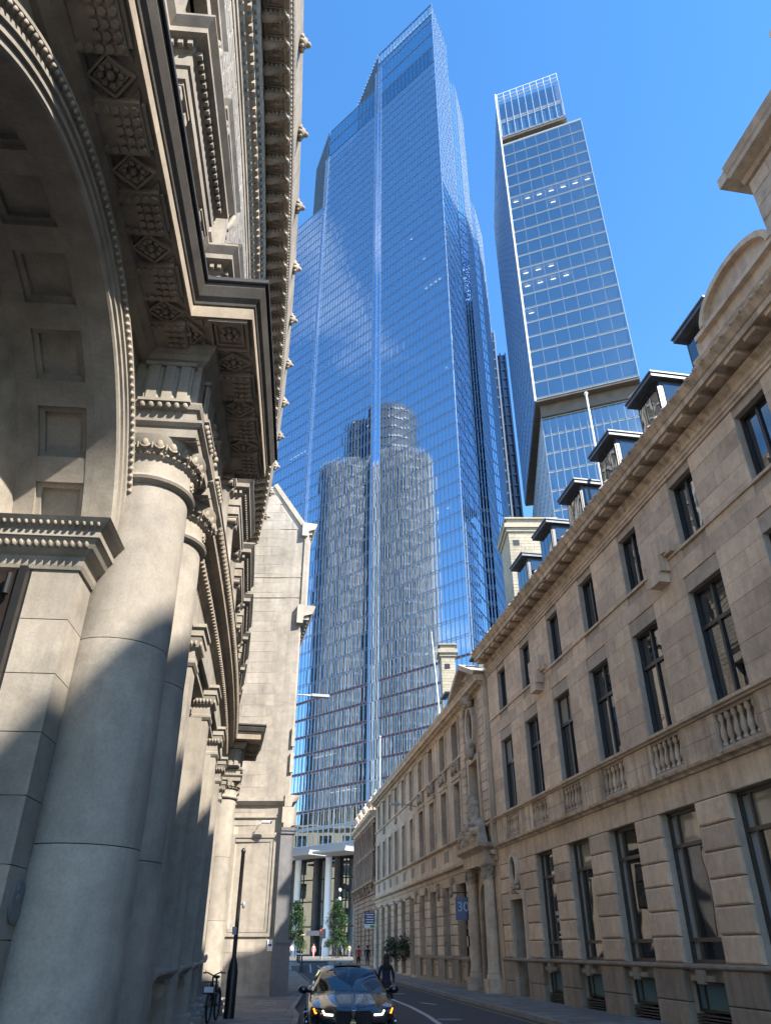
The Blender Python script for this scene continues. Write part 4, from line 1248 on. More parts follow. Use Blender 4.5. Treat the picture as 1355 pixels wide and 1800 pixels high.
for i, c in enumerate(bay):
    window(lb, F, c - .70, c + .70, 1.6, 6.0, -.9, (.5,), (.7,), fw=.08, fd=.1, bar=.05)
    # lintel and inner architrave
    m = MB(F); m.box(c - .98, c - .78, -.5, -.12, 1.55, 6.2); m.box(c + .78, c + .98, -.5, -.12, 1.55, 6.2); m.box(c - .78, c + .78, -.5, -.122, 6.0, 6.2); m.build('window_surround', 'portland', lb)
    m = MB(F); m.box(c - 1.05, c + 1.05, -.5, .12, 6.25, 6.45); m.box(c - 1.1, c + 1.1, -.5, .22, 6.45, 6.60); m.build('window_hood', 'portland', lb)
    # sill slab and carved apron brackets
    m = MB(F); m.sweep([(c - 1.25, -.3), (c + 1.25, -.3)], [(-.2, 1.36), (.46, 1.36), (.52, 1.42), (.56, 1.46), (.56, 1.50), (-.2, 1.54)]); m.build('sill', 'portland', lb)
    for sd in (-1, 1):
        m = MB(F); x = c + sd * .8
        m.prism([(x - .14, .45), (x + .14, .45), (x + .14, 1.36), (x - .14, 1.36)], -.4, -.05); m.tube([(x - .14, .02, 1.2), (x + .14, .02, 1.2)], .13, 12); m.tube([(x - .14, -.06, .6), (x + .14, -.06, .6)], .09, 12)
        m.build('sill_bracket', 'portland', lb, smooth=35)
for i in range(6):   # pilasters between the windows, each with a pedestal and an enriched cap
    x = 2.4 + 3.45 * i if i else 2.95
    if i == 5: x = 19.25
    m = MB(F); m.box(x - .24, x + .24, -.5, .22, .62, 5.95); m.box(x - .31, x - .24, -.5, .10, .62, 5.95); m.box(x + .24, x + .31, -.5, .10, .62, 5.95); pl = m.build('pilaster', 'portland', lb)
    m = MB(F); m.sweep([(x - .26, -.4), (x - .26, .24), (x + .26, .24), (x + .26, -.4)], [(-.1, 5.92), (.0, 5.92), (.03, 5.97), (.03, 6.02), (.0, 6.04), (.0, 6.18), (.05, 6.24), (.10, 6.40), (.12, 6.42), (.12, 6.52), (.16, 6.56), (.16, 6.62), (-.1, 6.62)]); m.build('pilaster_cap', 'portland', pl)
    m = MB(F)
    for k in range(9): m.ell(x - .28 + .07 * k, .32, 6.30, .028, .03, .05, 6, 4); m.ell(x - .33, .24 - .07 * k, 6.30, .03, .028, .05, 6, 4)
    m.build('cap_carving', 'portland_carved', pl, smooth=True)
    m = MB(F); m.sweep([(x - .34, -.4), (x - .34, .30), (x + .34, .30), (x + .34, -.4)], [(-.3, -.05), (.10, -.05), (.10, .30), (.06, .34), (.06, .40), (.0, .44), (.0, .56), (-.05, .62), (-.3, .62)]); m.build('pedestal', 'portland', pl)
# wall behind the far block up to the gabled house
part('end_pier', 'portland', lb, F, (22.1, S1, -.5, -.05, -.1, 8.3))
part('terrace', 'portland', lb, F, (S0, S1, -2.0, .05, 8.30, 8.55))
# ---------------- upper storeys
HB = [-.5 + 3.4 * k for k in range(-1, 9)]
u2 = [(c - .62, c + .62, 12.9, 15.0) for c in HB]
u1 = [(c - .55, c + .55, 9.2, 10.55) for c in HB]
wall('wall', 'portland', lb, F, S0, S1, 8.5, 19.4, -1.9, -.24, u1 + u2)
st = courses(S0, S1, 11.7, 19.2, .235, .62, [(c - .95, c + .95, 12.5, 15.5) for c in HB], rl, .2, .010)
lay_stones('ashlar_block', lb, F, st, -.20, .2, 'portland', 300, .05, .003)
for i, c in enumerate(HB):
    window(lb, F, c - .55, c + .55, 9.2, 10.55, -.7, (.5,), (), fw=.07, fd=.1, bar=.05)
    window(lb, F, c - .62, c + .62, 12.9, 15.0, -.6, (.5,), (.5,), fw=.07, fd=.1, bar=.05)
    ae = MB(F)     # aedicule: entablature on two columns
    ae.sweep([(c - 1.12, -.25), (c - 1.12, .40), (c + 1.12, .40), (c + 1.12, -.25)], [(-.2, 10.65), (0, 10.65), (0, 10.86), (.03, 10.88), (.03, 11.12), (.06, 11.15), (.06, 11.24), (.20, 11.30), (.20, 11.40), (.28, 11.52), (.28, 11.56), (-.2, 11.60)])
    ae.box(c - 1.1, c + 1.1, -.25, .38, 10.66, 11.55)
    a_ = ae.build('aedicule', 'portland', lb)
    m = MB(F); x = c - 1.12
    while x < c + 1.12:
        m.box(x, x + .06, .44, .53, 11.16, 11.25); x += .115
    y = -.2
    while y < .42:
        m.box(c - 1.26, c - 1.17, y, y + .06, 11.16, 11.25); m.box(c + 1.17, c + 1.26, y, y + .06, 11.16, 11.25); y += .115
    m.build('dentils', 'portland', a_, kind='stuff')
    for sd in (-1, 1):
        x = c + sd * .86
        m = MB(F); m.lathe(x, .16, [(.20, 8.6), (.20, 8.72), (.16, 8.78), (.165, 9.4), (.135, 10.38), (.165, 10.42), (.14, 10.46)], 18); k_ = m.build('aedicule_column', 'portland', a_, smooth=40)
        m = MB(F); m.box(x - .22, x + .22, -.06, .38, 10.58, 10.65)
        for q in (-1, 1):
            m.tube([(x + q * .16, -.02, 10.51), (x + q * .16, .36, 10.51)], .075, 10)
        m.build('capital', 'portland_carved', a_, smooth=40)
    m = MB(F); m.box(c - .9, c - .62, -.3, -.02, 12.55, 15.3); m.box(c + .62, c + .9, -.3, -.02, 12.55, 15.3); m.box(c - .62, c + .62, -.3, -.022, 15.0, 15.3); m.box(c - 1.0, c + 1.0, -.3, .12, 12.3, 12.55); m.build('window_surround', 'portland', lb)
    m = MB(F); m.sweep([(c - 1.05, -.3), (c - 1.05, -.08), (c + 1.05, -.08), (c + 1.05, -.3)], [(-.2, 15.4), (.0, 15.4), (.03, 15.5), (.14, 15.56), (.15, 15.64), (.22, 15.76), (-.2, 15.8)]); m.build('window_hood', 'portland', lb)
    for sd in (-1, 1):
        x = c + sd * .98
        m = MB(F); m.prism([(x - .07, 14.5), (x + .07, 14.5), (x + .07, 15.4), (x - .07, 15.4)], -.25, -.06)
        m.tube([(x - .1, -.03, 15.28), (x + .1, -.03, 15.28)], .13, 16); m.tube([(x - .11, -.03, 15.28), (x + .11, -.03, 15.28)], .05, 10); m.tube([(x - .1, -.10, 14.66), (x + .1, -.10, 14.66)], .08, 12)
        m.tube([(x, .07, 15.2), (x, .03, 15.0), (x, -.06, 14.8)], .07, 8)
        m.sprig(x, -.14, 14.42, .18, .25, .1, 6, rl); m.build('console', 'portland', lb, smooth=35)
# set-back entablature between the aedicules
MB(F).sweep([(S0, -.25), (S1, -.25)], [(-.1, 10.65), (.22, 10.65), (.22, 10.86), (.25, 10.88), (.25, 11.12), (.28, 11.15), (.28, 11.24), (.40, 11.30), (.40, 11.40), (.47, 11.52), (.47, 11.56), (-.1, 11.58)], .8).build('first_floor_cornice', 'portland', lb)
part('pedestal_course', 'portland', lb, F, (S0, S1, -.3, .10, 8.52, 8.62))
# ---------------- great cornice
MB(F).sweep([(S0, -.24), (S1, -.24)], [(-.1, 19.0), (.06, 19.0), (.06, 19.3), (.10, 19.32), (.10, 19.62), (.14, 19.66), (.20, 19.74), (.20, 19.80), (.24, 19.82), (.24, 20.10), (.36, 20.14), (.36, 20.18), (.42, 20.30), (.46, 20.36), (.46, 21.0), (-.1, 21.0)], .8).build('cornice_bed', 'portland_dirty', lb)
gc = MB(F).sweep([(S0, -.24), (S1, -.24)], [(-.1, 21.0), (1.12, 21.0), (1.12, 21.06), (1.14, 21.08), (1.14, 21.45), (1.18, 21.47), (1.22, 21.6), (1.30, 22.2), (1.36, 22.5), (1.36, 22.62), (-.1, 22.75)], .8).build('great_cornice', 'portland_dirty', lb)
# acanthus modillions, soffit coffers, dentils, lion masks
bm0 = MB()
P0 = MB()
P0.box(-.13, .13, .0, .64, -.035, .0); P0.tube([(0, .02, -.20), (0, .12, -.22), (0, .26, -.15), (0, .40, -.10), (0, .54, -.10)], [.11, .11, .09, .08, .07], 8)
P0.tube([(-.11, .06, -.20), (.11, .06, -.20)], .06, 10); P0.tube([(-.10, .55, -.09), (.10, .55, -.09)], .045, 10)
for k in range(5):
    for sd in (-1, 0, 1): P0.ell(sd * (.10 - .008 * k), .10 + .11 * k, -.20 + .022 * k + abs(sd) * .02, .045, .07, .05, 7, 4)
    for sd in (-1, 1): P0.ell(sd * .11, .10 + .11 * k, -.13 + .012 * k, .045, .05, .06, 6, 4)
P0.ell(0, .62, -.14, .09, .05, .07, 8, 5); P0.ell(-.07, .6, -.17, .04, .04, .05, 6, 4); P0.ell(.07, .6, -.17, .04, .04, .05, 6, 4)
me_mod = P0.build('modillion', 'portland_carved', None, smooth=40); mm_ = me_mod.data; bpy.data.objects.remove(me_mod)
C0 = MB()
for x0, x1, y0, y1, z in ((-.17, .17, .02, .05, -.07), (-.17, .17, .50, .53, -.07), (-.17, -.14, .05, .50, -.07), (.14, .17, .05, .50, -.07), (-.11, .11, .10, .12, -.04), (-.11, .11, .42, .44, -.04), (-.11, -.09, .12, .42, -.04), (.09, .11, .12, .42, -.04)): C0.box(x0, x1, y0, y1, z, .0)
C0.ell(0, .27, -.01, .06, .1, .05, 8, 5)
t_o = C0.build('coffer', 'portland_dirty', None); mc_ = t_o.data; bpy.data.objects.remove(t_o)
L0 = MB(); L0.ell(0, .02, 0, .16, .16, .2, 12, 8); L0.ell(0, .17, -.06, .085, .09, .08, 8, 6); L0.ell(-.07, .13, .06, .04, .04, .04); L0.ell(.07, .13, .06, .04, .04, .04)
for k in range(10):
    a = 2 * pi * k / 10; L0.ell(.17 * cos(a), 0, .2 * sin(a), .06, .08, .07, 6, 4)
t_o = L0.build('lion_mask', 'portland_dirty', None, smooth=True); ml_ = t_o.data; bpy.data.objects.remove(t_o)
k = 0; s = S0 + .3
while s < S1 - .2:
    inst('modillion', mm_, gc, F.pt(s, .22, 21.0), F.rot(s)); inst('coffer', mc_, gc, F.pt(s + .31, .25, 21.0), F.rot(s))
    if k % 4 == 1: inst('lion_mask', ml_, gc, F.pt(s, 1.10, 22.25), F.rot(s))
    s += .62; k += 1
m = MB(F); s = S0 + .1
while s < S1:
    m.box(s, s + .13, -.02, .105, 19.83, 20.08); m.ell(s + .1, -.08, 19.70, .07, .05, .06, 5, 4); m.ell(s + .1, .17, 20.24, .07, .05, .06, 5, 4); s += .215
m.build('cornice_enrichment', 'portland_carved', lb, kind='stuff')
m = MB(F); s = S0 + .1
while s < S1:
    m.box(s, s + .05, .88, .925, 21.1, 21.16); m.ell(s, .93, 21.52, .04, .04, .04, 5, 3); s += .12
m.build('cornice_beading', 'portland_carved', lb, kind='stuff')
part('parapet', 'portland_dirty', lb, F, (S0, S1, -1.9, .6, 22.72, 23.0))
# ================================================================== glass towers
clear_glass('tower_glass', (.34, .42, .46), .70, (.66, .76, .87))
clear_glass('flank_glass', (.30, .38, .42), .85, (.80, .9, 1.0))
m_, t_, b_, o_ = nt('spandrel_glass'); setp(b_, Base_Color=(.40, .47, .55, 1), Roughness=.06, Metallic=.9)
clear_glass('tower_glass_top', (.38, .46, .48), .55, (.42, .62, .76))
clear_glass('stripe_glass', (.3, .36, .4), .80, (.62, .76, .95))
clear_glass('office_glass', (.72, .82, .86), .32, (.88, .94, 1.0))
plainm('ceiling_white', (.66, .67, .67), .7, var=.04)
clear_glass('lobby_glass', (.45, .5, .52), .42, (.8, .86, .9), wav=.3, wscale=.25)
plainm('slab_red', (.15, .06, .06), .6, var=.2)
plainm('slab_blue', (.10, .14, .19), .5, var=.1)
plainm('mullion_blue', (.30, .38, .48), .3, .6, var=.06)
plainm('slab_white', (.29, .34, .39), .5, var=.05)
plainm('plant_panel', (.16, .17, .22), .5, var=.1, scale=.4)
plainm('canopy_grey', (.34, .34, .33), .6, var=.05)
plainm('soffit_brown', (.13, .105, .08), .55, var=.2, scale=.6)
plainm('bronze_clad', (.085, .085, .085), .75, .0, var=.3, scale=.5)
plainm('fin_steel', (.33, .33, .32), .6, .0, var=.06)
plainm('navy_clad', (.012, .03, .075), .3, .2, var=.2, scale=.3)
plainm('rib_dark', (.10, .095, .09), .7, var=.4, scale=.7)
emit('office_light', (1.0, .80, .48), 1.6)
rt = random.Random(42)
def frame_between(P, Q, side):
    dx, dy = Q[0] - P[0], Q[1] - P[1]
    return Frame((P[0], P[1]), atan2(-dx, dy), side), hypot(dx, dy)
class Curtain:
    """collects panes so that the ones that show largest become objects and the rest one joined part"""
    def __init__(self, parent, cap=300): self.parent, self.p, self.cap = parent, [], cap
    def add(self, fr, s0, s1, z0, z1, n, mat, amp, tilt, w=1.0): self.p.append((fr, s0, s1, z0, z1, n, mat, amp, tilt, w))
    def emit(self):
        def key(q):
            fr, s0, s1, z0, z1, n, mat, amp, tilt, w = q
            c = fr.pt((s0 + s1) / 2, n, (z0 + z1) / 2); return -w * (s1 - s0) * (z1 - z0) / (c[0] ** 2 + c[1] ** 2 + c[2] ** 2)
        self.p.sort(key=key); rest = {}
        for i, (fr, s0, s1, z0, z1, n, mat, amp, tilt, w) in enumerate(self.p):
            m = MB(fr) if i < self.cap else rest.setdefault(mat, MB())
            m.fr = fr
            b = len(m.v); NU, NV = 4, 4
            ta, tb = rt.gauss(0, tilt), rt.gauss(0, tilt * .6); am = amp * rt.uniform(.5, 1.3)
            for iu in range(NU + 1):
                for iv in range(NV + 1):
                    u, v = 2 * iu / NU - 1, 2 * iv / NV - 1
                    m.P(s0 + (s1 - s0) * iu / NU, n + am * (1 - u * u) * (1 - .7 * v * v) + ta * u + tb * v, z0 + (z1 - z0) * iv / NV)
            for iu in range(NU):
                for iv in range(NV):
                    a = b + iu * (NV + 1) + iv; q = (a, a + NV + 1, a + NV + 2, a + 1); m.f.append(q if fr.side > 0 else q[::-1])
            if i < self.cap: m.build('pane', mat, self.parent, smooth=True, fixn=False)
        for mat, m in rest.items(): m.build('pane', mat, self.parent, smooth=True, kind='stuff', fixn=False)
def levels(z0, z1, h):
    n = max(1, round((z1 - z0) / h)); return [z0 + (z1 - z0) * i / n for i in range(n + 1)]
def curtain(cu, fr, s0, s1, nc, zs, n, glass, span=.55, amp=.0036, tilt=.0018, mull='mullion_blue', spanmat='slab_blue', mw=.085, md=.12, parts=True, slabs=None, w=1.0):
    P = cu.parent
    xs = [s0 + (s1 - s0) * i / nc for i in range(nc + 1)]
    for j in range(len(zs) - 1):
        for i in range(nc): cu.add(fr, min(xs[i], xs[i + 1]) + .02, max(xs[i], xs[i + 1]) - .02, zs[j] + span / 2, zs[j + 1] - span / 2, n, glass, amp, tilt, w)
    lo, hi = min(s0, s1), max(s0, s1)
    sm = spanmat if callable(spanmat) else (lambda z: spanmat)
    for z in zs:
        m = MB(fr); m.box(lo, hi, n - .16, n - .03, z - span / 2 - .02, z + span / 2 + .02)
        o = m.build('spandrel', sm(z), P)
        m = MB(fr); m.box(lo, hi, n - .02, n + .04, z - span / 2 - .035, z - span / 2 + .035); m.box(lo, hi, n - .02, n + .04, z + span / 2 - .035, z + span / 2 + .035); m.build('transom', mull, o)
        if slabs: MB(fr).box(lo + .1, hi - .1, n - slabs, n - .3, z - .18, z + .12).build('floor_slab', 'ceiling_white', o)
    for x in xs: MB(fr).box(x - mw / 2, x + mw / 2, n - .05, n + md, zs[0], zs[-1]).build('mullion', mull, P)

# ---------------- tall faceted tower in the middle
ta = root('glass_skyscraper', 'tallest blue glass skyscraper with stepped top, reflecting an older round-cornered tower', 'skyscraper', TAF.pt(30, -10, .6))
cuA = Curtain(ta, 300)
smA = lambda z: 'slab_red' if z < 50 else 'spandrel_glass'
def cuts(z1): return levels(25.3, z1, 3.75)
curtain(cuA, TAF, 0, 22.9, 21, cuts(243), 0, 'tower_glass', spanmat=smA)
curtain(cuA, TAF, 0, 22.9, 14, levels(243, 268, 8.3), 0, 'tower_glass_top', span=.5)
curtain(cuA, TAF, 26.0, 48.0, 20, cuts(243), 0, 'tower_glass', spanmat=smA)
curtain(cuA, TAF, 26.0, 48.0, 13, levels(243, 257.5, 7.2), 0, 'tower_glass_top', span=.5)
curtain(cuA, TAF, 50.0, 66.0, 14, cuts(217), 0, 'tower_glass', spanmat=smA)
# folded light stripes between the panels
for a, b, zt in ((22.9, 26.0, 268), (48.0, 50.0, 243)):
    fr, L = frame_between(TAF.pt(a, .05, 0), TAF.pt(b, -.25, 0), -1)
    curtain(cuA, fr, 0, L, 2, levels(25.3, zt, 3.75), 0, 'stripe_glass', span=.12, tilt=.0012, mull='steel_light', spanmat='slab_white', mw=.12)
# crown of the tall volume: parapet frame over a white lattice
fo = MB(TAF); fo.box(0, 24.6, -.3, .05, 277.6, 278.1); fo.box(0, 24.6, -.3, .05, 271.6, 272.0); fo.box(0, 24.6, -.3, .05, 268.0, 268.5)
for k in range(18): fo.box(k * 1.44, k * 1.44 + .16, -.3, .04, 268, 277.8)
fo.build('crown_frame', 'mullion_blue', ta)
for k in range(17):
    m = MB(TAF); m.box(k * 1.44 + .2, k * 1.44 + 1.4, -.6, -.4, 272.2 + (0 if k % 1 else 0), 274.0 if k < 14 else 273); m.build('crown_louvre', 'steel_white' if k < 12 else 'steel_light', ta)
    cuA.add(TAF, k * 1.44 + .1, k * 1.44 + 1.36, 268.6, 271.5, -.05, 'tower_glass_top', .001, .001)
# receding side walls of the stepped volumes (tall fins against the sky)
def recede(P, Q, z0, z1, nf):
    fr, L = frame_between(P, Q, -1)
    MB(fr).box(0, L, -.5, -.05, z0, z1).build('side_wall', 'spandrel_glass', ta)
    for k in range(nf): MB(fr).box(L * k / nf, L * k / nf + .25, -.06, .2, z0, z1 + .1).build('fin', 'slab_blue', ta)
recede(TAF.pt(24.6, 0, 0), (-10.8, 164.4), 243, 278, 16)
recede(TAF.pt(49.0, 0, 0), (-26.4, 177.0), 215, 257.5, 14)
# right-hand flank: three saw-tooth volumes stepping down
Q0, Q1 = (15.45, 128.36), (21.2, 141.5)
A2, B2 = (23.7, 144.1), (27.2, 154.8)
A3, B3 = (28.8, 156.9), (32.6, 168.5)
for (P, Q, zt, nc) in ((Q0, Q1, 278, 9), (Q1, A2, 255.8, 3), (A2, B2, 255.8, 7), (B2, A3, 210.4, 3), (A3, B3, 210.4, 8)):
    fr, L = frame_between(P, Q, 1)
    curtain(cuA, fr, .02, L - .02, nc, levels(25.3, zt, 3.75), 0, 'flank_glass', spanmat='spandrel_glass', tilt=.0022, span=.3)
cuA.emit()
# opaque insides: floors and core
core = MB()
def inset(pts, z0, z1): core.slab(pts, z0, z1)
core.fr = PL
inset([TAF.pt(5.5, -6, 0)[:2], TAF.pt(25, -6, 0)[:2], (-9, 163), (2, 168), (14, 150), (15.5, 139)], 25.4, 267)
inset([(16, 139), (20.2, 146), (24, 153), (12, 165)], 25.4, 252)
inset([TAF.pt(25, -6, 0)[:2], TAF.pt(49, -6, 0)[:2], (-28, 225), (-6, 225)], 25.4, 243)
inset([TAF.pt(49, -6, 0)[:2], TAF.pt(65.5, -6, 0)[:2], (-44, 230), (-28, 230)], 25.4, 216)
inset([(22, 146), (25, 154), (29, 166), (31, 169), (20, 185), (12, 160)], 25.4, 208)
core.build('core', 'interior_dark', ta)
for z in cuts(243)[:-1]:
    m = MB(TAF); m.box(3.5, 65.8 if z < 215 else 47.8, -6.2, -.4, z - .2, z + .15); m.build('floor_slab', 'slab_blue', ta)
for s, z in [(36 + i * 1.2, 25.3 + 3.75 * 2 + 3.1) for i in range(6)] + [(30 + i * 1.6, 25.3 + 3.1) for i in range(5)] + [(3 + i * 1.5, 148.9) for i in range(4)] + [(52 + i * 1.3, 118.5) for i in range(5)] + [(28, 112), (33, 116), (2.5, 116), (8, 160), (12, 171), (4, 78), (7, 78), (9, 51), (11, 51)]:
    zz = 25.3 + 3.75 * math.floor((z - 25.3) / 3.753) + 3.1
    MB(TAF).box(s, s + .8, -1.4, -1.2, zz, zz + .1).build('ceiling_light', 'office_light', ta)
for k in range(130):           # blinds half drawn behind the glass
    s = rt.choice([rt.uniform(.6, 21.5), rt.uniform(27, 46.5)]); j = rt.randrange(0, 57); z = 25.3 + 3.7586 * j
    MB(TAF).box(s, s + 1.0, -.36, -.33, z + .4, z + 3.3).build('blind', 'curtain_pale', ta)
# lower two storeys with white bracing, edge beam, canopies, lobby
curL = Curtain(ta, 80)
curtain(curL, TAF, 24.0, 60.0, 24, [18.75, 22.0, 25.3], 0, 'lobby_glass', span=.5, spanmat='slab_white', mull='steel_light')
curL.emit()
for k in range(14):
    s = 25.2 + 2.5 * k
    m = MB(TAF)
    for z0 in (18.95, 22.25):
        m.prism([(s - .5, z0), (s - .25, z0), (s + .12, z0 + 1.45), (s - .25, z0 + 2.9), (s - .5, z0 + 2.9), (s - .12, z0 + 1.45)], -.45, -.2)
        m.prism([(s + .5, z0), (s + .25, z0), (s - .12, z0 + 1.45), (s + .25, z0 + 2.9), (s + .5, z0 + 2.9), (s + .12, z0 + 1.45)], -.45, -.2)
    m.build('brace', 'steel_white', ta)
part('edge_beam', 'steel_grey', ta, TAF, (0, 66, -1.5, .12, 17.4, 18.7))
part('transfer_floor', 'interior_dark', ta, TAF, (0, 66, -30, -1.5, 17.0, 25.0))
for a, b in ((25.0, 33.4), (34.4, 42.2), (43.0, 51.0)):
    cpo = part('canopy', 'canopy_grey', ta, TAF, (a, b, .4, 6.2, 16.6, 16.95))
    MB(TAF).box(a + .6, a + .9, -1, 5.5, 16.95, 17.5).build('canopy_bracket', 'steel_grey', cpo)
for s in (28.0, 36.6, 45.2, 53.8):
    m = MB(TAF); m.lathe(s, -.9, [(.62, .6), (.62, 17.1)], 24); m.build('lobby_column', 'steel_white', ta, smooth=40)
LBZ = [.7, 5.4, 9.6, 13.4, 17.0]
curB = Curtain(ta, 90)
curtain(curB, TAF, 20.0, 62.0, 14, LBZ, -4.0, 'lobby_glass', span=.16, mull='frame_dark', spanmat='frame_dark', mw=.14, amp=.006, tilt=.003)
curB.emit()
part('lobby_back', 'interior_dark', ta, TAF, (20, 62, -14, -13, .6, 17), (20, 62, -13, -4.2, .55, .68))
for k in range(9): MB(TAF).box(24 + 4 * k, 25.6 + 4 * k, -12.9, -12.8, 4.2, 4.4).build('ceiling_light', 'office_light', ta)
for k in range(6): part('lobby_fin', 'bronze_clad', ta, TAF, (24.5 + 6 * k, 25.4 + 6 * k, -3.9, -3.2, .6, 17))
part('door_canopy', 'steel_grey', ta, TAF, (37.4, 43.0, -3.8, -1.8, 3.9, 4.7))

# ---------------- stacked glass tower on the right
tb = root('stacked_glass_tower', 'pale glass office tower of stacked boxes standing to the right of the tallest tower', 'skyscraper', TBF.pt(-10, -8, .6))
cuB = Curtain(tb, 300)
curtain(cuB, TBF, 0, -20.0, 7, levels(97, 180.3, 4.17), 0, 'office_glass', span=.42, mull='slab_white', spanmat='slab_white', mw=.045, md=.04, amp=.001, tilt=.001, slabs=9)
curtain(cuB, TBF, -.4, -16.6, 9, [184.2, 190.2, 191.0, 200.0], 0, 'office_glass', span=.5, mull='steel_light', spanmat='slab_white', mw=.14, amp=.001)
part('plant_screen', 'steel_light', tb, TBF, (-16.55, -.45, -.9, -.5, 184.3, 190.6))
part('plant_screen', 'plant_panel', tb, TBF, (-16.55, -.45, -.9, -.5, 191.4, 199.2))
for k in range(9):
    for q in (0, 1): MB(TBF).box(-.6 - 1.8 * k - 1.25, -.6 - 1.8 * k - .65, -.5, -.3, 184.7 + 2.9 * q, 187.2 + 2.9 * q).build('plant_louvre', 'louvre_grey', tb)
curtain(cuB, TBF, -.5, -22.0, 15, levels(12, 93.4, 4.28), -2.2, 'office_glass', span=.42, mull='slab_white', spanmat='slab_white', mw=.08, amp=.001, tilt=.001, slabs=8)
# left flank, receding
RB = (34.6, 157.0)
frS, LS = frame_between(TBF.pt(0, 0, 0)[:2], RB, -1)
curtain(cuB, frS, .1, LS, 22, levels(97, 200, 4.12), 0, 'tower_glass', span=.3, mull='mullion_blue', spanmat='slab_blue', mw=.06, amp=.004, tilt=.003)
frS2, LS2 = frame_between(TBF.pt(-.5, -2.2, 0)[:2], (36.4, 158.0), -1)
curtain(cuB, frS2, .1, LS2, 22, levels(12, 94, 4.1), 0, 'office_glass', span=1.0, mull='steel_light', spanmat='slab_white', mw=.06)
frR, LR = frame_between(TBF.pt(-20, 0, 0)[:2], (60, 150), 1)
curtain(cuB, frR, .1, LR, 14, levels(97, 180.3, 4.17), 0, 'tower_glass', span=.42, mull='slab_white', spanmat='slab_white', mw=.05, amp=.001)
cuB.emit()
part('corner_post', 'steel_white', tb, TBF, (-.18, .18, -.1, .22, 96.4, 203.5))
m = MB(); m.slab([TBF.pt(-1, -9, 0)[:2], TBF.pt(-19.5, -9, 0)[:2], (62, 150), (38, 158)], 13, 183); m.slab([TBF.pt(-1, -3, 0)[:2], TBF.pt(-15.5, -3, 0)[:2], (54, 150), (38, 158)], 183.5, 199.5); m.build('core', 'interior_dark', tb)
m = MB(); m.slab([TBF.pt(0, -.06, 0)[:2], TBF.pt(-20, -.06, 0)[:2], (66, 150), RB], 96.2, 96.9); m.build('soffit', 'soffit_brown', tb)
m = MB(); m.slab([TBF.pt(0, -.06, 0)[:2], TBF.pt(-16.8, -.06, 0)[:2], (56, 150), RB], 183.0, 184.0); m.build('soffit', 'soffit_brown', tb)
part('recess', 'soffit_brown', tb, TBF, (-20, -.5, -8, -1.6, 93.4, 96.2))
part('recess', 'bronze_clad', tb, TBF, (-16, -.3, -6, -1.2, 180.3, 183.0))
part('roof_edge', 'slab_white', tb, TBF, (-20.1, 0, -.5, .08, 180.3, 180.9), (-22, -.5, -2.8, -2.12, 93.2, 94.0))
rl_ = MB(TBF)
for k in range(10): rl_.box(-.4 - 1.8 * k, -.28 - 1.8 * k, -.1, .02, 200, 203.4)
rl_.box(-16.7, -.3, -.1, .02, 203.2, 203.4); rl_.box(-16.7, -.3, -.1, .02, 201.6, 201.7); rl_.build('roof_screen', 'steel_white', tb)
for j, (r0, r1) in {14: (0, 7), 8: (0, 3), 7: (0, 4), 13: (3, 4), 5: (0, 1)}.items():
    z = 97 + 4.165 * (j + 1) - .75
    for k in range(r0, r1): MB(TBF).box(-.9 - 2.857 * k - 1.1, -.9 - 2.857 * k, -1.0, -.9, z, z + .06).build('ceiling_light', 'office_light', tb)
for k in range(46):
    s = -rt.uniform(.6, 19); j = rt.randrange(0, 19); z = 97 + 4.165 * j
    h = rt.uniform(.5, 1.6)
    MB(TBF).box(s, s + rt.uniform(.4, 1.3), -2.2, -1.6, z + .35, z + .35 + h).build('desk', rt.choice(['slab_white', 'slab_blue', 'curtain_pale']), tb)
part('side_annex', 'office_glass', tb, TBF, (-24.5, -20.6, -5, -2.6, 20, 96))

# ---------------- slim dark towers in the gap, with one stand-in shaft
def slim(name, label, P, Q, depth, z1, body, rib, nrib, notch=None):
    fr, L = frame_between(P, Q, 1)
    r = root(name, label, 'skyscraper', fr.pt(L / 2, -depth / 2, .6))
    MB(fr).box(0, L, -depth, 0, .6, z1).build('shaft', body, r)
    for k in range(nrib + 1): MB(fr).box(L * k / nrib - .25, L * k / nrib + .25, -.1, .5, .6, z1 + .6).build('rib', rib, r)
    z = 30
    while z < z1:
        MB(fr).box(0, L, -.1, .28, z, z + .7).build('floor_band', rib, r)
        if notch: MB(fr).box(L * .55, L * .8, .2, .55, z + 1.2, z + 2.6).build('pale_notch', notch, r)
        z += 4.2
    return r
slim('reflection_shaft', 'slim dark ribbed shaft standing in for a reflection beside the tallest glass tower', (29.2, 174.0), (33.4, 173.4), 12, 195, 'rib_dark', 'bronze_clad', 3, 'curtain_pale')  # added solid shaft with pale blocks, in place of a reflection in the glass
slim('green_glass_tower', 'sliver of greenish glass tower beside the dark ribbed shaft', (36.0, 193.8), (38.4, 193.5), 10, 190, 'slab_blue', 'mullion_blue', 2)
slim('navy_tower', 'narrow navy-black tower in the gap between the two glass skyscrapers', (40.8, 208.6), (44.6, 208.2), 10, 193, 'navy_clad', 'navy_clad', 2)

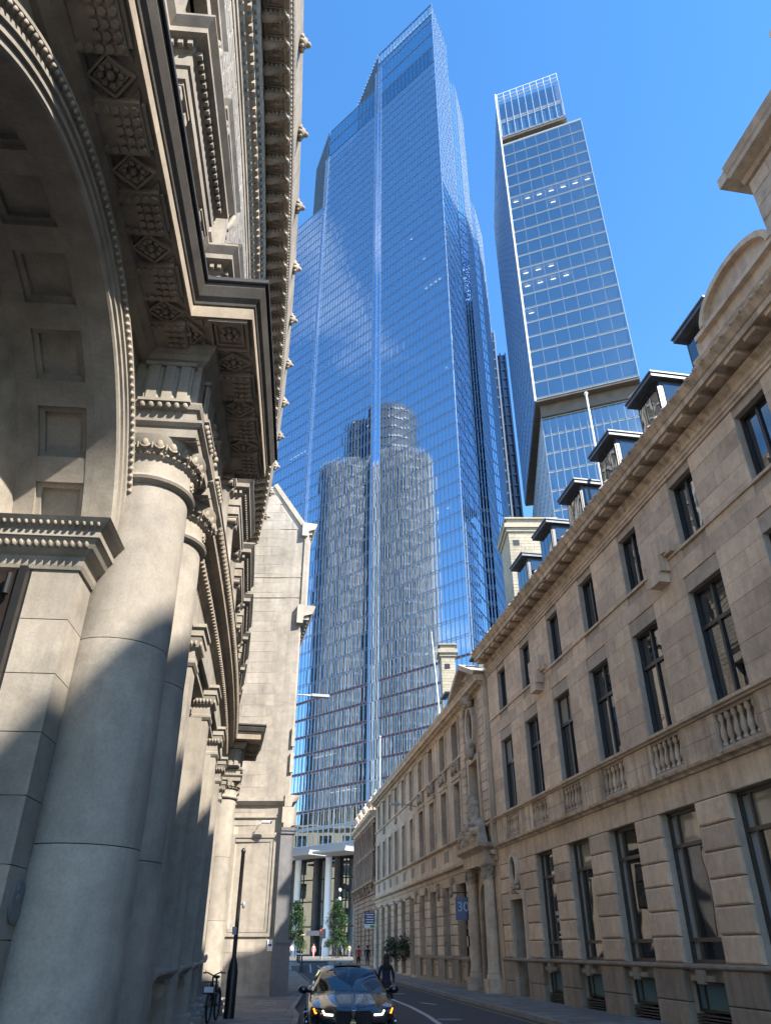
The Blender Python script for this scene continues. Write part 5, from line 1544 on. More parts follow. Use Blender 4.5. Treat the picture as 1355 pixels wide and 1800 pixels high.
# ---------------- the older tower that shows only as a reflection
DT = (-sin(radians(47)), cos(radians(47)))
C42 = (-86.0, 138.0)
t42 = root('reflected_tower', 'dark round-cornered tower with pale vertical fins seen reflected in the tallest glass tower', 'skyscraper', (C42[0], C42[1], .6))
def leaf(cx_, cy_, r, z1, fins=True, nf=40, mat='bronze_clad', sx=1.0):
    m = MB(); m.lathe(cx_, cy_, [(r, .6), (r, z1)], 12); m.build('shaft', mat, t42)
    f_ = MB()
    z = 6
    while z < z1: 
        f_.lathe(cx_, cy_, [(r + .05, z), (r + .25, z + .1), (r + .25, z + .9), (r + .05, z + 1)], 12); z += 4.2
    f_.build('floor_band', 'slab_blue', t42, kind='stuff')
    if fins:
        f_ = MB()
        for k in range(nf):
            a = 2 * pi * k / nf; f_.tube([(cx_ + (r + .35) * cos(a), cy_ + (r + .35) * sin(a), .6), (cx_ + (r + .35) * cos(a), cy_ + (r + .35) * sin(a), z1 + 1.5)], .36, 5)
        f_.build('fins', 'fin_steel', t42, kind='stuff')
tw = (DT[1], -DT[0])        # towards the glass tower (+x-ish)
leaf(C42[0] - DT[0] * 9, C42[1] - DT[1] * 9, 11.5, 152, nf=46)
leaf(C42[0] + DT[0] * 7.5 + tw[0] * 9, C42[1] + DT[1] * 7.5 + tw[1] * 9, 10.5, 151, nf=46)
leaf(C42[0] - tw[0] * 12, C42[1] - tw[1] * 12, 11, 148, nf=40)
leaf(C42[0] - DT[0] * 4.0, C42[1] - DT[1] * 4.0, 10.0, 177, fins=False)
leaf(C42[0] + DT[0] * 6 + tw[0] * 4, C42[1] + DT[1] * 6 + tw[1] * 4, 6.5, 175, fins=False)
# pale building that the lobby glass mirrors
pb = root('pale_stone_building', 'pale stone building with square windows seen mirrored in the lobby glass', 'building', (-62, 150, .6))
PBF = Frame((-52.0, 118.0), radians(-2), 1)
hh_ = [(4 + 6 * i, 7.2 + 6 * i, 2 + 5 * j, 5.2 + 5 * j) for i in range(11) for j in range(5)]
wall('wall', 'cream_brick', pb, PBF, 0, 72, .6, 27, -1, 0, hh_)
part('core', 'interior_dark', pb, PBF, (0, 72, -18, -1.02, .6, 26.5))
for h in hh_: window(pb, PBF, h[0], h[1], h[2], h[3], -.5, (.5,), (), fw=.12, fd=.12)
course('cornice', 'cream_brick', pb, PBF, 0, 72, [(-.4, 26.4), (.3, 26.5), (.9, 27), (.9, 27.4), (-.4, 27.5)])

# ---------------- chimney blocks over the right-hand roofs
def chimney(name, label, x0, x1, y0, y1, z0, z1, seed):
    r = root(name, label, 'chimney', ((x0 + x1) / 2, (y0 + y1) / 2, z0))
    fr = Frame((x0, y0), -pi / 2, 1)
    part('wall', 'mortar', r, PL, (x0 + .03, x1 - .03, y0 + .03, y1, z0, z1 - .4))
    st = courses(0, x1 - x0, z0, z1 - 1.0, .22, .7, [], random.Random(seed), .2, .012)
    lay_stones('brick', r, fr, st, .02, .1, 'cream_brick', 150, .05)
    fl = Frame((x0, y1), 0 + pi, 1)
    st = courses(0, y1 - y0, z0, z1 - 1.0, .22, .7, [], random.Random(seed), .2, .012)
    lay_stones('brick', r, fl, st, .02, .1, 'cream_brick', 150, .05)
    m = MB(); m.box(x0 - .12, x1 + .12, y0 - .12, y1 + .1, z1 - 1.0, z1 - .75); m.box(x0 - .25, x1 + .25, y0 - .25, y1 + .2, z1 - .75, z1 - .45); m.box(x0 - .05, x1 + .05, y0 - .05, y1, z1 - .45, z1 - .1); m.box(x0 - .2, x1 + .2, y0 - .2, y1 + .1, z1 - .1, z1); m.build('chimney_cap', 'cream_brick', r)
    MB().box(x0 + .25, x0 + .65, y0 - .04, y0 + .02, z1 - 2.0, z1 - 1.6).build('vent_grille', 'frame_dark', r)
    return r
chimney('chimney_stack', 'large cream brick block with moulded cap rising behind the flat dormers', 7.95, 11.0, 42, 45, 13.0, 26.1, 2)
chimney('chimney_stack', 'small cream stone stack with little square vent above the carved pediment', 4.3, 5.35, 55, 56.3, 12.0, 22.3, 4)
# ================================================================== things in the street
m_, t_, b_, o_ = nt('car_paint'); setp(b_, Base_Color=(.014, .017, .024, 1), Roughness=.18, Metallic=.3, Coat_Weight=1.0, Coat_Roughness=.02)
m_, t_, b_, o_ = nt('car_glass'); setp(b_, Base_Color=(.008, .010, .012, 1), Roughness=.01, IOR=1.9)
m_, t_, b_, o_ = nt('chrome'); setp(b_, Base_Color=(.6, .6, .6, 1), Roughness=.1, Metallic=1.0)
m_, t_, b_, o_ = nt('lens'); setp(b_, Base_Color=(.05, .055, .06, 1), Roughness=.05, IOR=1.6)
emit('drl_white', (1.0, .93, .76), 1.6); emit('drl_amber', (1.0, .26, .015), 1.1)
emit('signal_red', (1.0, .05, .03), .5); plainm('lamp_globe', (.6, .6, .57), .3, var=.03)
plainm('lens_amber', (.35, .09, .01), .25, var=.1)
plainm('skin', (.52, .33, .25), .55, var=.06); plainm('skin_dark', (.16, .09, .06), .55, var=.06)
plainm('hair_dark', (.015, .011, .009), .6, var=.3); plainm('hair_brown', (.09, .05, .03), .6, var=.3)
for n_, c_ in (('cloth_red', (.34, .05, .05)), ('cloth_black', (.015, .015, .017)), ('cloth_navy', (.015, .02, .045)), ('cloth_white', (.7, .69, .66)), ('cloth_pink', (.75, .30, .26)), ('cloth_grey', (.2, .2, .21)), ('cloth_blue', (.10, .16, .30)), ('denim', (.05, .07, .12)), ('cloth_tan', (.40, .31, .2))): plainm(n_, c_, .8, var=.2, scale=20)
plainm('bark', (.10, .075, .055), .9, var=.4, scale=15, bump=.4)
def leafmat(name, col):
    m, t, b, o = nt(name)
    geo = t.nodes.new('ShaderNodeNewGeometry')
    c = mixrgb(t, 'MULTIPLY', 1.0, (*col, 1), ramp(t, noise(t, geo.outputs['Position'], 2.2, 3), [(.3, g4(.55)), (.7, g4(1.5))]))
    t.links.new(c, b.inputs['Base Color']); setp(b, Roughness=.5)
    return m
leafmat('leaf_green', (.035, .085, .02)); leafmat('leaf_deep', (.018, .042, .016)); plainm('petal', (.45, .06, .10), .6, var=.3, scale=30)

# ---------------- car
def loft(rows, closed_mirror=True):
    m = MB(); k = len(rows[0][1]) * 2 - 1
    for y, half in rows:
        full = [(-x, z) for x, z in half] + [(x, z) for x, z in reversed(half[:-1])]
        for x, z in full: m.v.append((x, y, z))
    for i in range(len(rows) - 1):
        for j in range(k - 1): m.f.append((i * k + j, i * k + j + 1, (i + 1) * k + j + 1, (i + 1) * k + j))
    m.f.append(tuple(range(k))); m.f.append(tuple((len(rows) - 1) * k + j for j in reversed(range(k))))
    return m
def body_row(y, w, belt, top, bot=.22):
    return (y, [(w * .86, bot), (w * .97, bot + .12), (w, .48 if belt > .55 else .40), (w, belt - .14), (w * .985, belt - .05), (w * .94, belt), (w * .80, top - .035), (w * .62, top - .01), (w * .58, top + .008), (w * .30, top + .02), (0, top + .025)])
CAR = root('parked_car', 'dark saloon car with lit angular headlights facing the camera in the road', 'car', (-.66, 18.5, 0))
CAR.rotation_euler = (0, 0, radians(6.0))
def cpart(m, name, mat, parent=CAR, smooth=35):
    off = base_of(parent); m.v = [(x + off.x, y + off.y, z + off.z) for x, y, z in m.v]
    return m.build(name, mat, parent, smooth=smooth)
rows = [body_row(*r) for r in ((-.02, .66, .58, .66), (.03, .76, .66, .70), (.14, .84, .71, .755), (.32, .885, .755, .80), (.6, .915, .80, .855), (1.0, .93, .86, .925), (1.35, .935, .90, .975), (1.6, .935, .925, .98), (2.4, .935, .95, .985), (3.3, .935, .97, 1.0), (4.0, .93, .985, 1.02), (4.5, .90, .985, 1.04), (4.85, .84, .93, 1.0), (4.93, .78, .80, .9))]
body = cpart(loft(rows), 'body', 'car_paint')
# cabin: roof skin and pillars
def cab_row(y, wb, zb, wt, zt): return (y, [(wb, zb), (wb - (wb - wt) * .5, zb + (zt - zb) * .55), (wt, zt - .05), (wt * .86, zt), (0, zt + .025)])
roof = loft([cab_row(1.52, .86, .93, .80, 1.0), cab_row(1.85, .85, .94, .70, 1.2), cab_row(2.2, .84, .95, .63, 1.395), cab_row(2.5, .83, .95, .62, 1.435), cab_row(3.1, .82, .96, .62, 1.44), cab_row(3.6, .81, .97, .62, 1.37), cab_row(4.15, .80, .98, .64, 1.10)])
cpart(roof, 'cabin', 'car_paint')
ws = MB()
N1, N2 = 10, 8
for i in range(N1 + 1):
    t = i / N1
    for j in range(N2 + 1):
        u = 2 * j / N2 - 1; wb = .755 * (1 - t) + .575 * t
        ws.v.append((u * wb, 1.36 + .80 * t + .13 * u * u * (1 - t * .4), .995 + .415 * t + .035 * sin(pi * t) - .028 * u * u))
for i in range(N1):
    for j in range(N2):
        a = i * (N2 + 1) + j; ws.f.append((a, a + 1, a + N2 + 2, a + N2 + 1))
cpart(ws, 'windscreen', 'car_glass', smooth=True)
sg = MB(); sg.v = [(-.33, 2.32, 1.475), (.33, 2.32, 1.475), (.33, 2.95, 1.48), (-.33, 2.95, 1.48), (-.33, 2.32, 1.455), (.33, 2.32, 1.455)]; sg.f = [(0, 1, 2, 3), (4, 5, 1, 0)]
cpart(sg, 'sunroof', 'car_glass')
for sd in (-1, 1):
    g_ = MB(); g_.v = [(sd * .862, 1.95, .96), (sd * .845, 3.6, .985), (sd * .66, 3.3, 1.36), (sd * .665, 2.3, 1.36)]; g_.f = [(0, 1, 2, 3)]; cpart(g_, 'side_window', 'car_glass')
    # mirror
    mi = MB(); mi.tube([(sd * .86, 1.86, .96), (sd * .96, 1.80, .98)], .035, 8); mi.ell(sd * 1.045, 1.76, 1.00, .115, .085, .085, 14, 8); cpart(mi, 'wing_mirror', 'car_paint', smooth=60)
    # headlamp: dark lens, two white hooks, amber outer corner
    hl = MB(); hl.v = [(sd * .40, -.02, .60), (sd * .86, .20, .645), (sd * .88, .26, .755), (sd * .66, .10, .735), (sd * .40, .0, .69)]
    hl.f = [(0, 1, 2, 3, 4)] if sd < 0 else [(4, 3, 2, 1, 0)]
    h_ = cpart(hl, 'headlight', 'lens')
    for (pts, mat) in (([(.43, -.05, .625), (.60, .02, .632), (.64, .05, .70)], 'drl_white'), ([(.66, .06, .64), (.79, .13, .65), (.825, .17, .73)], 'drl_amber')):
        d_ = MB(); d_.tube([(sd * x, y - .03, z) for x, y, z in pts], .017, 8); cpart(d_, 'light_strip', mat, h_)
    am = MB(); am.v = [(sd * .62, .02, .57), (sd * .87, .19, .60), (sd * .875, .20, .64), (sd * .60, .0, .625)]; am.f = [(0, 1, 2, 3)]; cpart(am, 'indicator', 'lens_amber', h_)
    # kidney grille
    kg = MB(); pts = [(sd * .035, .60), (sd * .06, .685), (sd * .33, .69), (sd * .39, .63), (sd * .34, .44), (sd * .10, .42)]
    b0 = len(kg.v)
    for y in (-.075, .03):
        for x, z in pts: kg.v.append((x, y + abs(x) * .12, z))
    n_ = len(pts); kg.f.append(tuple(range(n_))); kg.f += [(i, (i + 1) % n_, n_ + (i + 1) % n_, n_ + i) for i in range(n_)]
    k_ = cpart(kg, 'grille', 'rubber')
    fr_ = MB(); fr_.tube([(x, -.08 + abs(x) * .12, z) for x, z in pts + pts[:1]], .011, 6); cpart(fr_, 'grille_frame', 'frame_dark', k_)
    for k in range(7):
        x = sd * (.08 + .042 * k); b_ = MB(); b_.tube([(x, -.085 + abs(x) * .12, .45), (x, -.085 + abs(x) * .12, .665)], .006, 5); cpart(b_, 'grille_bar', 'frame_dark', k_)
    for y in (.92, 3.88):
        w_ = MB(); pr = [(.0, -.10), (.20, -.10), (.31, -.09), (.335, -.05), (.335, .05), (.31, .09), (.20, .10)]
        for k in range(28):
            a = 2 * pi * k / 28
            for r, o in pr: w_.v.append((sd * (.84 + o), y + r * cos(a), .335 + r * sin(a)))
        for k in range(28):
            for j in range(len(pr) - 1):
                a, b = k * len(pr) + j, ((k + 1) % 28) * len(pr) + j; w_.f.append((a, b, b + 1, a + 1))
        wo = cpart(w_, 'wheel', 'rubber')
        r_ = MB()
        for k in range(10):
            a = 2 * pi * k / 10; r_.tube([(sd * .955, y, .335), (sd * .955, y + .22 * cos(a), .335 + .22 * sin(a))], .018, 5)
        cpart(r_, 'rim', 'chrome', wo)
em = MB()
for k in range(16): em.v.append((.04 * cos(2 * pi * k / 16), -.02 + .02 * sin(2 * pi * k / 16), .725 + .03 * sin(2 * pi * k / 16)))
em.f.append(tuple(range(16))); eo = cpart(em, 'emblem', 'sign_blue')
em = MB(); em.tube([(.042 * cos(2 * pi * k / 16), -.024 + .02 * sin(2 * pi * k / 16), .727 + .031 * sin(2 * pi * k / 16)) for k in range(17)], .006, 5); cpart(em, 'emblem_ring', 'chrome', eo)
it = MB(); it.box(-.62, .62, -.04, .05, .25, .40); cpart(it, 'lower_intake', 'rubber')
an = MB(); an.tube([(-.26, 3.4, 1.45), (-.26, 3.45, 1.53)], .022, 6); cpart(an, 'roof_aerial', 'car_paint')
an = MB(); an.tube([(.3 - .42, 3.4, 1.45), (.3 - .42, 3.42, 1.51)], .018, 6); cpart(an, 'roof_aerial', 'car_paint')

# ---------------- people
def person(name_label, loc, rz, h, top, legs, skin, hair, group=None, stride=.0, skirt=False, arm=(0, 0), hairlen=.0, bag=None):
    k = h / 1.75
    V, E, R = [], [], []
    def v(x, y, z, r, par=None):
        V.append((x * k, y * k, z * k)); R.append(r * k)
        if par is not None: E.append((par, len(V) - 1))
        return len(V) - 1
    pel = v(0, 0, .96, .135); wa = v(0, .0, 1.12, .125, pel); ch = v(0, .01, 1.32, .15, wa); ne = v(0, .0, 1.47, .058, ch); nk = v(0, -.01, 1.53, .055, ne)
    hd = v(0, -.02, 1.63, .098, nk); ht = v(0, -.015, 1.72, .075, hd)
    for sd, ph in ((-1, 1), (1, -1)):
        st_ = stride * ph
        hp = v(sd * .085, 0, .90, .10, pel); kn = v(sd * .09, -st_ * .5 - .02, .50, .062, hp); an_ = v(sd * .09, -st_ + (.05 if st_ < 0 else 0), .09, .042, kn); v(sd * .10, -st_ - .12, .035, .035, an_)
        sh = v(sd * .17, .0, 1.42, .062, ch); a_ = arm[0 if sd < 0 else 1]
        el = v(sd * .235, st_ * .35 - a_ * .05, 1.15, .044, sh); wr = v(sd * .235, st_ * .6 - .06 - a_ * .26, .92 + a_ * .16, .032, el)
        pm = v(sd * .24, st_ * .65 - .08 - a_ * .30, .86 + a_ * .18, .032, wr)
        for q in range(4): v(sd * .24, st_ * .66 - .115 + .022 * q - a_ * .33, .775 + .006 * abs(q - 1.5) + a_ * .19, .009, pm)
        v(sd * .205, st_ * .66 - .10 - a_ * .32, .83 + a_ * .18, .010, pm)
    me = bpy.data.meshes.new('figure'); me.from_pydata(V, E, [])
    o = bpy.data.objects.new('person', me); COL.objects.link(o)
    md = o.modifiers.new('skin', 'SKIN'); sk = me.skin_vertices[0].data
    for i, r in enumerate(R): sk[i].radius = (r, r * (.72 if i in (0, 1, 2) else 1.0)); sk[i].use_root = (i == 0)
    o.modifiers.new('sub', 'SUBSURF').levels = 1
    o.modifiers['sub'].render_levels = 1
    dg = bpy.context.evaluated_depsgraph_get(); dg.update()
    nm = bpy.data.meshes.new_from_object(o.evaluated_get(dg)); bpy.data.objects.remove(o)
    nm.materials.clear()
    for c in (top, legs, skin, 'rubber'): nm.materials.append(M[c])
    for p in nm.polygons:
        c = p.center / k; p.use_smooth = True
        if c.z > 1.50: p.material_index = 2
        elif c.z < .075: p.material_index = 3
        elif abs(c.x) > .2 and c.z < .93 + .2 * max(arm): p.material_index = 2
        elif c.z < .98: p.material_index = 1
        else: p.material_index = 0
    ob = bpy.data.objects.new('person', nm); COL.objects.link(ob)
    ob.location = loc; ob.rotation_euler = (0, 0, rz)
    tag(ob, name_label, 'person', group)
    hm = MB(); hm.ell(0, .015 * k, 1.665 * k, .103 * k, .112 * k, .108 * k, 12, 8)
    if hairlen: hm.ell(0, .06 * k, (1.60 - hairlen * .5) * k, .10 * k, .07 * k, (.1 + hairlen * .5) * k, 12, 8)
    ho = hm.build('hair', hair, None, smooth=True); ho.parent = ob
    fm = MB(); fm.ell(0, -.118 * k, 1.615 * k, .014 * k, .02 * k, .022 * k, 6, 5); fo_ = fm.build('nose', skin, None, smooth=True); fo_.parent = ob
    for sd in (-1, 1):
        e_ = MB(); e_.ell(sd * .035 * k, -.098 * k, 1.64 * k, .012 * k, .008 * k, .007 * k, 6, 4); x_ = e_.build('eye', 'hair_dark', None, smooth=True); x_.parent = ob
        e_ = MB(); e_.ell(sd * .098 * k, -.01 * k, 1.625 * k, .012 * k, .025 * k, .035 * k, 6, 5); x_ = e_.build('ear', skin, None, smooth=True); x_.parent = ob
    e_ = MB(); e_.ell(0, -.104 * k, 1.575 * k, .025 * k, .008 * k, .006 * k, 6, 4); x_ = e_.build('mouth', 'cloth_pink', None, smooth=True); x_.parent = ob
    if skirt:
        s_ = MB(); s_.lathe(0, 0, [(.15 * k, 1.02 * k), (.19 * k, .85 * k), (.23 * k, .55 * k)], 18); x_ = s_.build('skirt', legs, None, smooth=40); x_.parent = ob
    if bag:
        s_ = MB(); s_.box(.20 * k, .36 * k, -.12 * k, .16 * k, .78 * k, 1.02 * k); s_.tube([(.28 * k, 0, 1.0 * k), (.16 * k, 0, 1.45 * k)], .012 * k, 5); x_ = s_.build('bag', bag, None); x_.parent = ob
    return ob
person('person in navy top with long dark hair and pale sleeves standing behind the dark car', (.02, 26.3, .0), pi, 1.66, 'cloth_navy', 'cloth_black', 'skin_dark', 'hair_dark', skirt=True, hairlen=.22, arm=(.9, .7), bag='cloth_black')
GP = GZ(71) + .128
person('person in a red top and black trousers walking on the far right pavement', (-2.22, 71, GP), pi, 1.74, 'cloth_red', 'cloth_black', 'skin', 'hair_dark', 'people walking away on the right pavement', stride=.12)
person('person all in black with blue jeans walking beside the red-topped person', (-1.50, 71.6, GP), pi, 1.76, 'cloth_black', 'denim', 'skin', 'hair_dark', 'people walking away on the right pavement', stride=-.10)
GPF = .67
person('person in a pink dress walking in the sun before the lobby', (-9.9, 118.6, GPF), .6, 1.74, 'cloth_pink', 'cloth_pink', 'skin', 'hair_brown', 'people by the lobby', stride=.16)
for lab, x, y, t, l in (('person in a white shirt at the left by the bushy street tree', -12.9, 117.9 + .4, 'cloth_white', 'denim'), ('person in grey beside the white-shirted person left of the tree', -13.7, 119.5, 'cloth_grey', 'cloth_black'), ('person in dark clothes striding right of the pink-dressed person', -8.9, 119.4, 'cloth_black', 'cloth_black'),
                        ('person in a navy coat next to the white lobby column', -7.2, 119.0, 'cloth_navy', 'cloth_black'), ('person in tan jacket at the far right of the lobby entrance', -5.0, 118.8, 'cloth_tan', 'cloth_grey'), ('person in a blue top standing beneath the right-hand street tree', -6.2, 120.2, 'cloth_blue', 'cloth_black')):
    person(lab, (x, y, GPF), rt.uniform(0, 6.2), rt.uniform(1.65, 1.82), t, l, rt.choice(['skin', 'skin_dark']), 'hair_dark', 'people by the lobby', stride=rt.uniform(-.16, .16))

# ---------------- street trees
def tree(label, x, y, z0, h, w, seed):
    r = random.Random(seed)
    t = root('street_tree', label, 'tree', (x, y, z0), 'street trees before the lobby')
    tr = MB(); tr.tube([(x, y, z0), (x + .03, y, z0 + h * .3), (x - .03, y + .02, z0 + h * .6), (x, y, z0 + h * .92)], [.11, .085, .055, .015], 8)
    for k in range(14):
        a = r.uniform(0, 6.28); zz = z0 + h * r.uniform(.24, .8); L = w * .45 * (1.05 - (zz - z0) / h)
        tr.tube([(x, y, zz), (x + L * .6 * cos(a), y + L * .6 * sin(a), zz + L * .5), (x + L * cos(a), y + L * sin(a), zz + L * .65)], [.035, .02, .008], 5)
    tr.build('trunk', 'bark', t, smooth=40)
    for nm, mat, cnt in (('crown', 'leaf_green', 4200), ('crown', 'leaf_deep', 4200)):
        c = MB()
        clumps = []
        for k in range(46):
            u = r.uniform(.0, 1.0); zz = z0 + h * (.20 + .78 * u); rad = w * .5 * (1 - u * .78) * (.75 + .3 * sin(u * 9 + seed)); a = r.uniform(0, 6.28); q = rad * sqrt(r.uniform(.25, 1))
            clumps.append((x + q * cos(a), y + q * sin(a), zz, w * r.uniform(.10, .19)))
        for k in range(cnt):
            cl = r.choice(clumps); d = Vector((r.gauss(0, 1), r.gauss(0, 1), r.gauss(0, .8))).normalized() * cl[3] * r.uniform(.4, 1.1)
            p = Vector(cl[:3]) + d
            u_ = Vector((r.uniform(-1, 1), r.uniform(-1, 1), r.uniform(-.6, .6))).normalized(); w_ = u_.cross(Vector((r.uniform(-1, 1), r.uniform(-1, 1), 1))).normalized()
            s_ = r.uniform(.07, .13); b = len(c.v)
            c.v += [tuple(p - u_ * s_), tuple(p + w_ * s_ * .5), tuple(p + u_ * s_), tuple(p - w_ * s_ * .5)]; c.f.append((b, b + 1, b + 2, b + 3))
        c.build(nm, mat, t, fixn=False)
    return t
tree('left of the two bushy young street trees, partly hidden by the corner pier', -12.6, 119.6, .67, 7.0, 3.6, 3)
tree('right of the two bushy young street trees, before the white lobby column', -6.9, 121, .67, 7.4, 4.4, 9)
# flower boxes on the ground-floor sills of the limestone building
for i, (s, lab) in enumerate(((23.6, 'leafy window box with red flowers nearer the blue sign on the limestone front'), (28.6, 'leafy window box farther along the limestone front toward the red building'))):
    fb = root('window_box', lab, 'plant', R2F.pt(s, .35, 1.5), 'flowering window boxes')
    MB(R2F).box(s - 1.6, s + 1.6, .16, .50, 1.45, 1.72).build('trough', 'frame_dark', fb)
    part('trough_bracket', 'iron_black', fb, R2F, (s - 1.3, s - 1.24, -.1, .45, 1.3, 1.45))
    r = random.Random(50 + i)
    for mat, cnt, nm in (('leaf_green', 900, 'foliage'), ('leaf_deep', 700, 'foliage'), ('petal', 160, 'blossom')):
        c = MB(R2F)
        for k in range(cnt):
            p = Vector(R2F.pt(s + r.uniform(-1.7, 1.7), .33 + r.gauss(0, .17), 1.85 + r.gauss(0, .28) + .2 * sin(s + k)))
            u_ = Vector((r.uniform(-1, 1), r.uniform(-1, 1), r.uniform(-.6, .6))).normalized(); w_ = u_.cross(Vector((r.uniform(-1, 1), r.uniform(-1, 1), 1))).normalized()
            s_ = r.uniform(.06, .11); b = len(c.v); c.v += [tuple(p - u_ * s_), tuple(p + w_ * s_ * .55), tuple(p + u_ * s_), tuple(p - w_ * s_ * .55)]; c.f.append((b, b + 1, b + 2, b + 3))
        c.build(nm, mat, fb, fixn=False)

# ---------------- black post beside the bank, bicycle
po_ = root('sign_post', 'tall black steel post with a clipped-on box standing beside the far bank column', 'post', (-4.38, 25.0, .12))
x, y = -4.38, 25.0
m = MB(); m.lathe(x, y, [(.15, .12), (.15, 1.25), (.13, 1.32), (.12, 1.42), (.075, 1.56), (.062, 1.6), (.058, 4.35), (.07, 4.37), (.07, 4.42), (.03, 4.48), (.0, 4.5)], 16); m.build('shaft', 'iron_black', po_, smooth=40)
m = MB(); m.box(x - .1, x + .02, y - .13, y - .05, 2.16, 2.36); m.build('clip_box', 'steel_light', po_)
m = MB(); m.tube([(x + .05, y, 2.95), (x + .14, y, 2.97)], .02, 6); m.ell(x + .15, y, 2.93, .05, .05, .10, 8, 6); m.build('bracket_lamp', 'steel_grey', po_, smooth=True)
bk = root('hire_bicycle', 'black hire bicycle with front basket parked against the black post', 'bicycle', (-4.62, 23.8, .12))
bx, by, bz = -4.62, 23.3, .12
for yy in (by, by + 1.08):
    w_ = MB()
    pts = [(bx, yy + .33 * cos(2 * pi * k / 28), bz + .355 + .33 * sin(2 * pi * k / 28)) for k in range(29)]
    w_.tube(pts, .028, 7); wo = w_.build('wheel', 'rubber', bk, smooth=True)
    s_ = MB()
    for k in range(14): s_.tube([(bx, yy, bz + .355), (bx, yy + .31 * cos(pi * k / 7), bz + .355 + .31 * sin(pi * k / 7))], .004, 4)
    s_.lathe(0, 0, [(.0, 0), (.001, .001)], 3); s_.build('spokes', 'steel_grey', wo)
    f_ = MB(); f_.tube([(bx, yy + .39 * cos(a), bz + .355 + .39 * sin(a)) for a in [pi * .05 + pi * .95 * q / 10 for q in range(11)]], .035, 6); f_.build('mudguard', 'iron_black', bk, smooth=True)
fm = MB()
for a, b, r in (((bx, by + .12, bz + .85), (bx, by + .45, bz + .42), .045), ((bx, by + .45, bz + .42), (bx, by + .78, bz + .40), .045), ((bx, by + .78, bz + .40), (bx, by + .66, bz + .98), .028), ((bx, by + .78, bz + .38), (bx, by + 1.08, bz + .355), .025), ((bx, by, bz + .355), (bx, by + .11, bz + .80), .026), ((bx, by + .11, bz + .8), (bx, by + .17, bz + 1.06), .026)): fm.tube([a, b], r, 8)
fm.build('frame', 'iron_black', bk, smooth=40)
hb = MB(); hb.tube([(bx - .30, by + .27, bz + 1.12), (bx - .16, by + .18, bz + 1.13), (bx, by + .17, bz + 1.06), (bx + .16, by + .18, bz + 1.13), (bx + .30, by + .27, bz + 1.12)], .017, 8); hb.tube([(bx - .22, by + .2, bz + 1.13), (bx - .20, by + .1, bz + 1.17)], .012, 6); hb.tube([(bx + .22, by + .2, bz + 1.13), (bx + .20, by + .1, bz + 1.17)], .012, 6); hb.build('handlebar', 'iron_black', bk, smooth=40)
sa = MB(); sa.ell(bx, by + .68, bz + 1.02, .09, .14, .04, 10, 6); sa.build('saddle', 'rubber', bk, smooth=True)
bs = MB(); bs.box(bx - .17, bx + .17, by - .22, by + .05, bz + .66, bz + .69)
for k in range(6):
    q = bx - .17 + .068 * k; bs.tube([(q, by - .22, bz + .68), (q, by - .24, bz + .93)], .006, 4); bs.tube([(q, by + .05, bz + .68), (q, by + .05, bz + .93)], .006, 4)
for z in (.8, .93): bs.tube([(bx - .18, by - .23, bz + z), (bx + .18, by - .23, bz + z), (bx + .18, by + .05, bz + z), (bx - .18, by + .05, bz + z), (bx - .18, by - .23, bz + z)], .009, 5)
bs.build('basket', 'iron_black', bk)
MB().box(bx - .12, bx + .12, by - .265, by - .245, bz + .70, bz + .82).build('name_plate', 'sign_white', bk)
fl = MB(); fl.ell(bx, by - .16, bz + .60, .04, .04, .04, 10, 6); fl.build('front_lamp', 'steel_light', bk, smooth=True)

# ---------------- signs, cameras, lamps on walls
sg = root('hanging_sign', 'square dark blue hanging sign reading 30 on an iron bracket', 'sign', (4.3, 42, 4.2))
MB().box(3.50, 4.27, 41.98, 42.03, 3.03, 4.03).build('sign_board', 'sign_blue', sg)
plainm('sign_pale', (.35, .45, .62), .5, var=.03)
SGF = Frame((3.885, 41.98), -pi / 2, 1)
text('30', sg, SGF, 0.0, .004, 3.6, .6, 'sign_pale', 'numerals')
m = MB(); m.tube([(3.38, 42, 4.26), (4.6, 42, 4.26)], .022, 8)
for xx in (3.62, 4.15): m.tube([(xx, 42, 4.03), (xx, 42, 4.26)], .012, 6)
m.build('bracket', 'iron_black', sg)
ab = root('agency_board', 'blue board with white lines over a white and green panel, projecting near the red building', 'sign', (-.9, 76, 4.0))
MB().box(-1.88, -.92, 75.97, 76.05, 3.72, 4.62).build('board', 'sign_blue', ab)
MB().box(-1.88, -.92, 75.97, 76.05, 3.38, 3.71).build('lower_panel', 'sign_white', ab)
MB().box(-1.36, -1.0, 75.955, 75.968, 3.44, 3.64).build('green_patch', 'sign_green', ab)
for k in range(4): MB().box(-1.75 + .05 * (k % 2), -1.06, 75.955, 75.968, 4.44 - .2 * k, 4.51 - .2 * k).build('text_line', 'sign_white', ab)
MB().tube([(-1.9, 76, 4.7), (-.4, 76, 4.7)], .03, 6).build('bracket', 'iron_black', ab)
def cctv(label, x, y, z, dx, mat='steel_white'):
    r = root('security_camera', label, 'camera', (x, y, z))
    m = MB(); m.tube([(x - dx * .55, y + .26, z - .25), (x - dx * .4, y, z - .05), (x - dx * .12, y - .05, z + .02)], .025, 6); m.build('arm', mat, r, smooth=True)
    m = MB(); m.tube([(x - dx * .2, y - .12, z + .04), (x + dx * .16, y - .2, z + .02)], .075, 10); m.build('housing', mat, r, smooth=40)
    m = MB(); m.tube([(x + dx * .16, y - .2, z + .02), (x + dx * .2, y - .21, z + .015)], .055, 10); m.build('lens', 'iron_black', r, smooth=40)
cctv('white security camera on an arm on the gabled flank wall', -5.36, 36.2, 6.72, 1)
p_ = LF.pt(18.9, .55, 6.9); cctv('small dark security camera under the far bank cornice', p_[0], p_[1], p_[2], 1, 'iron_black')
